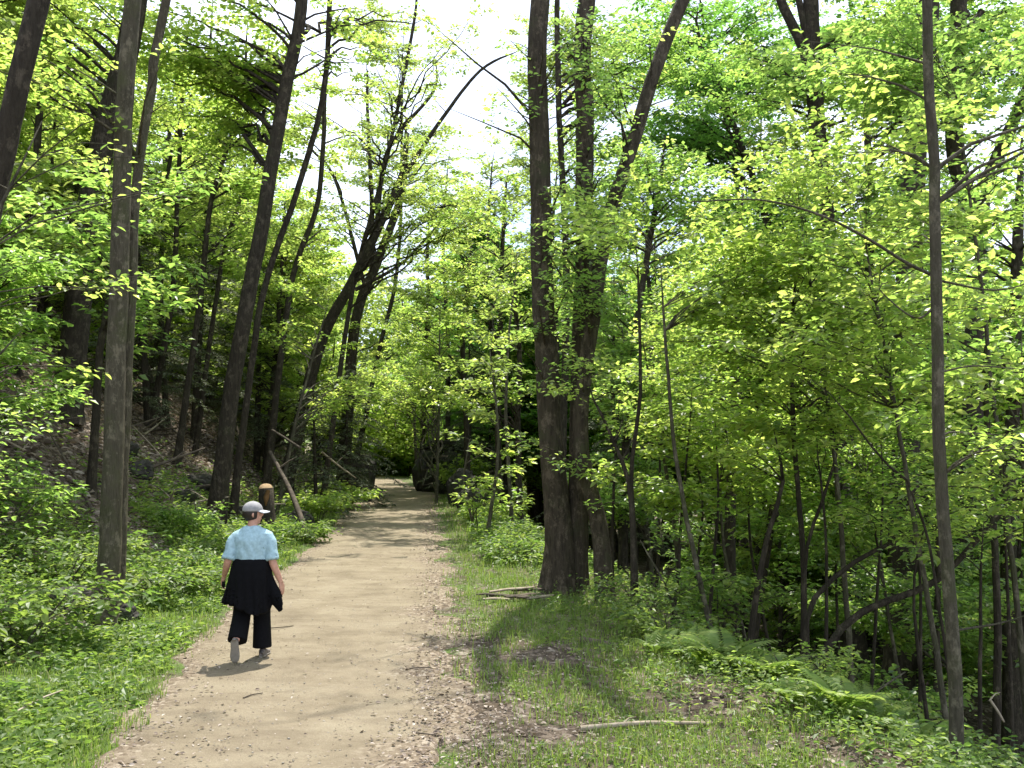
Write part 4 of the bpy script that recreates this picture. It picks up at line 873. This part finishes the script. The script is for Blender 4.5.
log('fallen_branch', 'slanting dead branch against the low hemlocks by the far trail', P(322, 452, 32), P(356, 478, 33), .04, .02, 'pale', [(.5, (.3, 0, .3), .02)])
for k, (x, y, L, a) in enumerate([(-.75, 7.3, .25, -.4), (-2.3, 8.3, .2, .9), (-1.0, 9.4, .22, .1), (-.9, 6.2, .3, 2.4), (-2.9, 11.5, .3, .5), (-2.2, 6.1, .16, 1.2)]):
    z = float(H(x, y)) + .025; log('twig', 'thin brown twig lying on the sandy trail', (x, y, z), (x + L * math.cos(a), y + L * math.sin(a), z + .003), .007, .004, 'dead', group='twigs lying on the trail', n=5)

for k in range(26):
    y = rng.uniform(16, 34); x = xl(y) - rng.uniform(1.6, 8); L = rng.uniform(.8, 2.6); a = rng.uniform(0, 6.28); z = float(H(x, y)); x2, y2 = x + L * math.cos(a), y + L * math.sin(a) * .6; z2 = max(z, float(H(x2, y2))) + rng.uniform(.05, .6)
    log('fallen_branch', 'dead branch lying on the brown leaves of the left hill', (x, y, z + .03), (x2, y2, z2), rng.uniform(.02, .045), .012, 'pale' if k % 3 == 0 else 'dead', [(.5, (rng.normal() * .3, rng.normal() * .2, .25), .012)], group='dead branches on the left hill', n=7)

# ================================================================== THE WALKER
def remesh(tb, name, voxel, smooth=4, fac=.5):
    me = tb.mesh('tmp'); o = bpy.data.objects.new('tmp', me); COL.objects.link(o)
    bm = bmesh.new(); bm.from_mesh(me); bmesh.ops.recalc_face_normals(bm, faces=bm.faces); bm.to_mesh(me); bm.free()
    r_ = o.modifiers.new('r', 'REMESH'); r_.mode = 'VOXEL'; r_.voxel_size = voxel; r_.use_smooth_shade = True
    if smooth: s_ = o.modifiers.new('s', 'SMOOTH'); s_.iterations = smooth; s_.factor = fac
    dg = bpy.context.evaluated_depsgraph_get(); me2 = bpy.data.meshes.new_from_object(o.evaluated_get(dg)); me2.name = name
    bpy.data.objects.remove(o); return me2
def loft(tb, rings, sides=28, folds=None):
    """horizontal oval rings: (x, y, z, rx, ry)"""
    th = np.linspace(0, 2 * np.pi, sides, endpoint=False); V = []; m_ = len(rings)
    for k, (x, y, z, rx, ry) in enumerate(rings):
        f = 1 if folds is None else 1 + folds * (k / (m_ - 1)) * (np.sin(th * 7 + .5 * k) * .6 + np.sin(th * 11 + 2) * .4)
        V.append(np.stack([x + rx * np.cos(th) * f, y + ry * np.sin(th) * f, np.full(sides, z)], 1))
    i = np.arange(m_ - 1)[:, None] * sides; j = np.arange(sides)[None, :]; j2 = (j + 1) % sides
    Fq = np.stack([i + j, i + j2, i + sides + j2, i + sides + j], -1).reshape(-1, 4) + tb.n
    tb.V.append(np.concatenate(V)); tb.F.append(Fq); b = tb.n; tb.n += m_ * sides
    for e in (0, m_ - 1):
        tb.V.append(np.array([rings[e][:3]], float)); c = tb.n; tb.n += 1; a = b + e * sides + np.arange(sides); a2 = b + e * sides + (np.arange(sides) + 1) % sides
        tb.F.append(np.stack([a, a2, np.full(sides, c), np.full(sides, c)], -1))
def limb(tb, pts, rad, n=14, sides=14):
    pl = smooth_line(pts, n); s = np.linspace(0, 1, len(rad)); tb.tube(pl, np.interp(np.linspace(0, 1, n), s, rad), sides)
fd = nrm(np.array([.93, .36, 0.])); fs = np.array([-fd[1], fd[0], 0])      # where the face looks, and its left
def hp(f, s_, z): return np.array([0, .02, 0]) + fd * f + fs * s_ + np.array([0, 0, z])
hipL, hipR = (-.085, 0, .86), (.085, 0, .86); kL, kR = (-.10, .07, .50), (.09, .12, .47); aL, aR = (-.11, -.17, .24), (.10, .13, .10)
shL, elL, wrL = (-.168, 0, 1.275), (-.222, -.06, 1.03), (-.285, .05, .85); shR, elR, wrR = (.168, 0, 1.275), (.215, -.05, 1.02), (.30, -.02, .79)
tb = Tubes()
loft(tb, [(0, 0, .80, .14, .10), (0, 0, .88, .165, .115), (0, 0, 1.0, .135, .10), (0, 0, 1.12, .15, .105), (0, 0, 1.24, .15, .09), (0, 0, 1.30, .12, .07), (0, 0, 1.345, .06, .055)])
limb(tb, [(0, 0, 1.28), (0, .01, 1.36), (.005, .02, 1.43)], [.062, .052, .052])
for sh, el, wr in ((shL, elL, wrL), (shR, elR, wrR)): limb(tb, [sh, el, wr], [.044, .040, .036, .040, .034, .025], 18)
for hi, kn, an in ((hipL, kL, aL), (hipR, kR, aR)): limb(tb, [hi, kn, an], [.085, .075, .058, .055, .048, .035], 18)
# head: skull, jaw, nose, chin, ears
for (f, s_, z, rf, rs, rz) in [(-.005, 0, 1.50, .090, .073, .095), (.025, 0, 1.455, .062, .054, .075)]:
    th = np.linspace(-np.pi / 2, np.pi / 2, 14); V = []
    base = hp(f, s_, z); ph_ = np.linspace(0, 2 * np.pi, 20, endpoint=False)
    for a in th:
        V.append(base + (fd * rf)[None] * (np.cos(a) * np.cos(ph_))[:, None] + (fs * rs)[None] * (np.cos(a) * np.sin(ph_))[:, None] + np.array([0, 0, rz])[None] * math.sin(a))
    V = np.concatenate(V); i = np.arange(13)[:, None] * 20; j = np.arange(20)[None, :]; j2 = (j + 1) % 20
    tb.V.append(V); tb.F.append(np.stack([i + j, i + j2, i + 20 + j2, i + 20 + j], -1).reshape(-1, 4) + tb.n); tb.n += len(V)
tb.tube([hp(.075, 0, 1.505), hp(.098, 0, 1.475), hp(.085, 0, 1.463)], [.008, .014, .012], 8)
tb.tube([hp(.070, -.016, 1.435), hp(.082, 0, 1.436), hp(.070, .016, 1.435)], [.006, .009, .006], 8)
tb.tube([hp(.055, -.012, 1.40), hp(.062, .012, 1.40)], [.018, .018], 8)
for sg in (-1, 1): tb.tube([hp(-.012, sg * .070, 1.455), hp(-.018, sg * .079, 1.475), hp(-.012, sg * .074, 1.50)], [.009, .012, .010], 8)
def hand(tb, w, dirv, palm_n, thumb):
    """palm, four unequal bent fingers and a thumb leaving its side"""
    w = np.array(w, float); d = nrm(np.array(dirv, float)); nn = np.array(palm_n, float); nn = nrm(nn - nn @ d * d); s_ = np.cross(d, nn) * thumb
    for k in (-1.2, -.4, .4, 1.2): tb.tube([w - d * .01 + s_ * k * .010, w + d * .04 + s_ * k * .018, w + d * .085 + s_ * k * .019], [.015, .014, .011], 8)
    for k, l in ((1.2, .065), (.4, .075), (-.4, .070), (-1.2, .055)):
        b = w + d * .08 + s_ * k * .0205; q = [b, b + d * l * .4 + nn * .006, b + d * l * .75 + nn * .024, b + d * l * .88 + nn * .042]; tb.tube(q, [.0092, .0088, .0082, .007], 8)
    b = w + d * .022 + s_ * .024; tb.tube([b, b + d * .028 + s_ * .022 + nn * .008, b + d * .055 + s_ * .026 + nn * .020], [.013, .011, .0085], 8)
hand(tb, wrL, (-.06, .06, -.17), (.8, .4, 0), -1); hand(tb, wrR, (.03, .02, -.17), (-.8, .4, 0), 1)
wx, wy = at(250, 657, 9.82)
person = empty('person', (wx, wy, 0), 'person in a cap, light blue top and black trousers walking away along the sandy trail', 'person')
person.rotation_euler = (0, 0, .08)
M_SKIN = flat_mat('skin', (.50, .27, .19), .55, .4, bumpd=.001); M_SHIRT = flat_mat('blue_knit', (.32, .46, .51), .9, .15, bumpd=.01); M_BLACK = flat_mat('black_cloth', (.006, .006, .007), .9, .1); M_JACK = flat_mat('black_jacket', (.005, .005, .006), .9, .1)
M_CAP = flat_mat('grey_cap_cloth', (.30, .29, .29), .9, .15); M_BRIM = flat_mat('pale_cap_cloth', (.62, .62, .64), .8, .2); M_HAIR = flat_mat('dark_hair', (.022, .015, .011), .55, .4); M_SOLE = flat_mat('shoe_sole', (.26, .23, .19), .8, .2); M_SHOE = flat_mat('shoe_leather', (.16, .14, .13), .7, .3); M_EYE = flat_mat('eye', (.03, .02, .015), .3, .5)
body = link('body', remesh(tb, 'body', .0052, 3, .4), person, M_SKIN)
tb = Tubes()
loft(tb, [(0, -.002, .97, .178, .135), (0, -.004, 1.03, .172, .13), (0, -.004, 1.12, .178, .128), (0, -.003, 1.22, .188, .122), (0, 0, 1.285, .18, .10), (0, 0, 1.325, .135, .080), (0, .004, 1.362, .066, .062)], folds=.01)
for sh, el in ((shL, elL), (shR, elR)):
    sh = np.array(sh); el = np.array(el); limb(tb, [sh * [.7, 1, 1] + [0, 0, -.005], sh + (el - sh) * .16 + [0, 0, -.008], el + (el - sh) * .02 + [0, 0, .01]], [.050, .058, .060, .060, .060, .062], 12)
ms_ = remesh(tb, 'shirt', .008, 3, .5)
for v in ms_.vertices:
    c = v.co; k = .003 * math.sin(c.z * 46 + c.x * 22 + 3 * math.sin(c.x * 17)) + .003 * math.sin(c.x * 60 + c.z * 18); n_ = v.normal; v.co = c + n_ * (k + .007)
link('shirt', ms_, person, M_SHIRT)
tb = Tubes(); loft(tb, [(0, 0, .78, .17, .13), (0, 0, .86, .19, .14), (0, 0, .96, .168, .125)])
limb(tb, [(-.085, 0, .84), (-.10, .07, .50), (-.108, -.115, .225)], [.115, .105, .092, .092, .095, .098], 18, 18); limb(tb, [(.085, 0, .84), (.09, .115, .47), (.10, .115, .115)], [.115, .105, .092, .088, .092, .098], 18, 18)
link('trousers', remesh(tb, 'trousers', .010, 4, .5), person, M_BLACK)
tb = Tubes(); loft(tb, [(0, -.01, 1.045, .165, .125), (0, -.012, 1.02, .182, .142), (0, -.015, .94, .205, .16), (-.01, -.02, .84, .215, .165), (-.015, -.025, .72, .212, .165), (-.02, -.03, .62, .222, .17), (-.025, -.035, .555, .224, .17), (-.025, -.035, .535, .218, .168)], 60, .10)
limb(tb, [(.14, .02, 1.0), (.19, -.02, .80), (.26, -.05, .62), (.31, -.06, .47)], [.04, .05, .06, .022], 12); limb(tb, [(-.16, -.02, .98), (-.20, -.03, .74), (-.25, -.05, .56)], [.04, .045, .04], 12)
mj = remesh(tb, 'tied_jacket', .010, 3, .5)
for v in mj.vertices:
    c = v.co; f_ = max(0, min(1, (1.0 - c.z) / .4)); v.co = Vector((c.x, c.y, c.z)) + v.normal * (f_ * .012 * math.sin(math.atan2(c.y, c.x) * 13 + c.z * 5)) + Vector((0, 0, -f_ ** 3 * .05 * math.sin(c.x * 11 + .6)))
link('tied_jacket', mj, person, M_JACK)
# cap, brim, hair
def dome(rf, rs, rz, z0, f0, a0, a1, thick=.006, cut=None):
    tb = Tubes(); th = np.linspace(a0, a1, 12); ph_ = np.linspace(0, 2 * np.pi, 28, endpoint=False); V = []
    for a in th: V.append(hp(f0, 0, z0)[None] + fd[None] * (rf * math.cos(a) * np.cos(ph_))[:, None] + fs[None] * (rs * math.cos(a) * np.sin(ph_))[:, None] + np.array([0, 0, rz])[None] * math.sin(a))
    V = np.concatenate(V); i = np.arange(11)[:, None] * 28; j = np.arange(28)[None, :]; j2 = (j + 1) % 28
    tb.V.append(V); tb.F.append(np.stack([i + j, i + j2, i + 28 + j2, i + 28 + j], -1).reshape(-1, 4)); tb.n = len(V); return tb
cap = link('cap', dome(.104, .086, .090, 1.525, -.006, -.12, 1.55).mesh('cap'), person, M_CAP); sd = cap.modifiers.new('t', 'SOLIDIFY'); sd.thickness = .006
tb = Tubes(); V = []; nb = 13
for zz in (0, -.006):
    for k in range(nb):
        a = -1.25 + 2.5 * k / (nb - 1); V += [hp(-.006 + .098 * math.cos(a), .082 * math.sin(a), 1.524 + zz), hp(.005 + .165 * math.cos(a) ** .6, .088 * math.sin(a), 1.508 + zz - .012 * (math.sin(a) ** 2))]
V = np.array(V); Fq = []
for k in range(nb - 1): Fq += [[2 * k, 2 * k + 1, 2 * k + 3, 2 * k + 2], [2 * nb + 2 * k, 2 * nb + 2 * k + 2, 2 * nb + 2 * k + 3, 2 * nb + 2 * k + 1], [2 * k + 1, 2 * nb + 2 * k + 1, 2 * nb + 2 * k + 3, 2 * k + 3]]
link('brim', mesh_np('brim', V, np.array(Fq), np.full(len(Fq), 4), True), cap, M_BRIM)
ht = dome(.097, .081, .095, 1.50, -.012, -1.0, .8); Vh = ht.V[0]
rel = (Vh - hp(0, 0, 0)) @ fd; Vh[rel > .030] -= fd * (rel[rel > .030] - .030)[:, None] * .9
hair = link('hair', ht.mesh('hair'), person, M_HAIR)
for sg in (-1, 1):
    bm = bmesh.new(); bmesh.ops.create_uvsphere(bm, u_segments=10, v_segments=8, radius=.011); me = bpy.data.meshes.new('eye'); bm.to_mesh(me); bm.free(); e = link('eye', me, person, M_EYE); e.location = hp(.071, sg * .030, 1.495)
# shoes: left heel lifted with the sole towards the viewer, right flat on the sand
def shoe(toe, heel, up, lab):
    toe = np.array(toe, float); heel = np.array(heel, float); d = nrm(toe - heel); up = np.array(up, float); up = nrm(up - up @ d * d); s_ = np.cross(d, up); L = np.linalg.norm(toe - heel)
    t = np.linspace(0, 1, 12); w_ = np.interp(t, [0, .12, .4, .7, .9, 1], [.018, .034, .032, .045, .036, .012]); h_ = np.interp(t, [0, .1, .35, .6, .9, 1], [.05, .085, .08, .055, .04, .018])
    def sweep(w_, lo, hi, name):
        tb = Tubes(); a = np.linspace(0, 2 * np.pi, 16, endpoint=False); V = []
        for k in range(12):
            c = heel + d * L * t[k]; cz = (lo[k] + hi[k]) / 2; rz = (hi[k] - lo[k]) / 2; V.append(c + s_ * (w_[k] * np.sign(np.cos(a)) * np.abs(np.cos(a)) ** .6)[:, None] + up * (cz + rz * np.sign(np.sin(a)) * np.abs(np.sin(a)) ** .6)[:, None])
        V = np.concatenate(V); i = np.arange(11)[:, None] * 16; j = np.arange(16)[None, :]; j2 = (j + 1) % 16
        tb.V.append(V); tb.F.append(np.stack([i + j, i + j2, i + 16 + j2, i + 16 + j], -1).reshape(-1, 4)); tb.n = len(V)
        for e in (0, 11):
            tb.V.append(V[e * 16:(e + 1) * 16].mean(0)[None]); c = tb.n; tb.n += 1; q = e * 16 + np.arange(16); tb.F.append(np.stack([q, e * 16 + (np.arange(16) + 1) % 16, np.full(16, c), np.full(16, c)], -1))
        return tb.mesh(name)
    o = link('shoe', sweep(w_, np.full(12, .014), h_, 'shoe'), person, M_SHOE); link('sole', sweep(w_ + .004, np.zeros(12), np.full(12, .022), 'sole'), o, M_SOLE)
shoe((-.112, -.185, .022), (-.112, -.255, .262), (0, 1, .25), ''); shoe((.125, .31, .022), (.10, .055, .022), (0, 0, 1), '')
# what the left hand carries
tb = Tubes(); hw = np.array([-.292, .055, .775]); loft(tb, [(0, 0, -.03, .012, .045), (0, 0, -.022, .016, .052), (0, 0, .022, .016, .052), (0, 0, .03, .012, .045)], 16)
o = link('small_case', tb.mesh('small_case'), None, M_BLACK); cz, sz_ = math.cos(.08), math.sin(.08); o.location = (wx + hw[0] * cz - hw[1] * sz_, wy + hw[0] * sz_ + hw[1] * cz, hw[2]); o.rotation_euler = (.3, 0, .5); settag(o, 'small black object held in the left hand of the walking person', 'small case')

# ================================================================== LIGHT, SKY, RENDER
w = bpy.data.worlds.new('World'); sc.world = w; w.use_nodes = True; nt = w.node_tree
bg = nt.nodes['Background']; sky = nt.nodes.new('ShaderNodeTexSky'); sky.sky_type = 'NISHITA'; sky.sun_disc = False
AZ = math.atan2(SUN_DIR[0], SUN_DIR[1]); sky.sun_elevation = SUN_EL; sky.sun_rotation = AZ; sky.dust_density = 2.0
tc = nt.nodes.new('ShaderNodeTexCoord'); nz = nt.nodes.new('ShaderNodeTexNoise'); nz.inputs['Scale'].default_value = 2.2; nz.inputs['Detail'].default_value = 6
nt.links.new(tc.outputs['Generated'], nz.inputs['Vector']); cr = nt.nodes.new('ShaderNodeValToRGB'); cr.color_ramp.elements[0].position = .36; cr.color_ramp.elements[1].position = .6
nt.links.new(nz.outputs['Fac'], cr.inputs['Fac']); mx = nt.nodes.new('ShaderNodeMix'); mx.data_type = 'RGBA'
nt.links.new(cr.outputs['Color'], mx.inputs[0]); nt.links.new(sky.outputs[0], mx.inputs[6]); mx.inputs[7].default_value = (7.5, 8.2, 9.6, 1)
nt.links.new(mx.outputs[2], bg.inputs['Color']); bg.inputs['Strength'].default_value = .15
sun = bpy.data.lights.new('sun', 'SUN'); sun.energy = 5.0; sun.angle = R(.53); sun.color = (1, .955, .87)
so = bpy.data.objects.new('sun', sun); COL.objects.link(so)
from mathutils import Vector
so.rotation_euler = Vector(SUN_DIR).to_track_quat('Z', 'Y').to_euler(); so.location = (10, 10, 30)
sc.view_settings.view_transform = 'Standard'; sc.view_settings.look = 'None'; sc.view_settings.gamma = 1; sc.view_settings.exposure = .8
sc.render.engine = 'CYCLES'
cy = sc.cycles; cy.max_bounces = 7; cy.diffuse_bounces = 4; cy.glossy_bounces = 2; cy.transmission_bounces = 4; cy.transparent_max_bounces = 4; cy.use_denoising = True; cy.denoiser = 'OPENIMAGEDENOISE'
cy.caustics_reflective = False; cy.caustics_refractive = False; cy.sample_clamp_indirect = 6; cy.use_adaptive_sampling = True
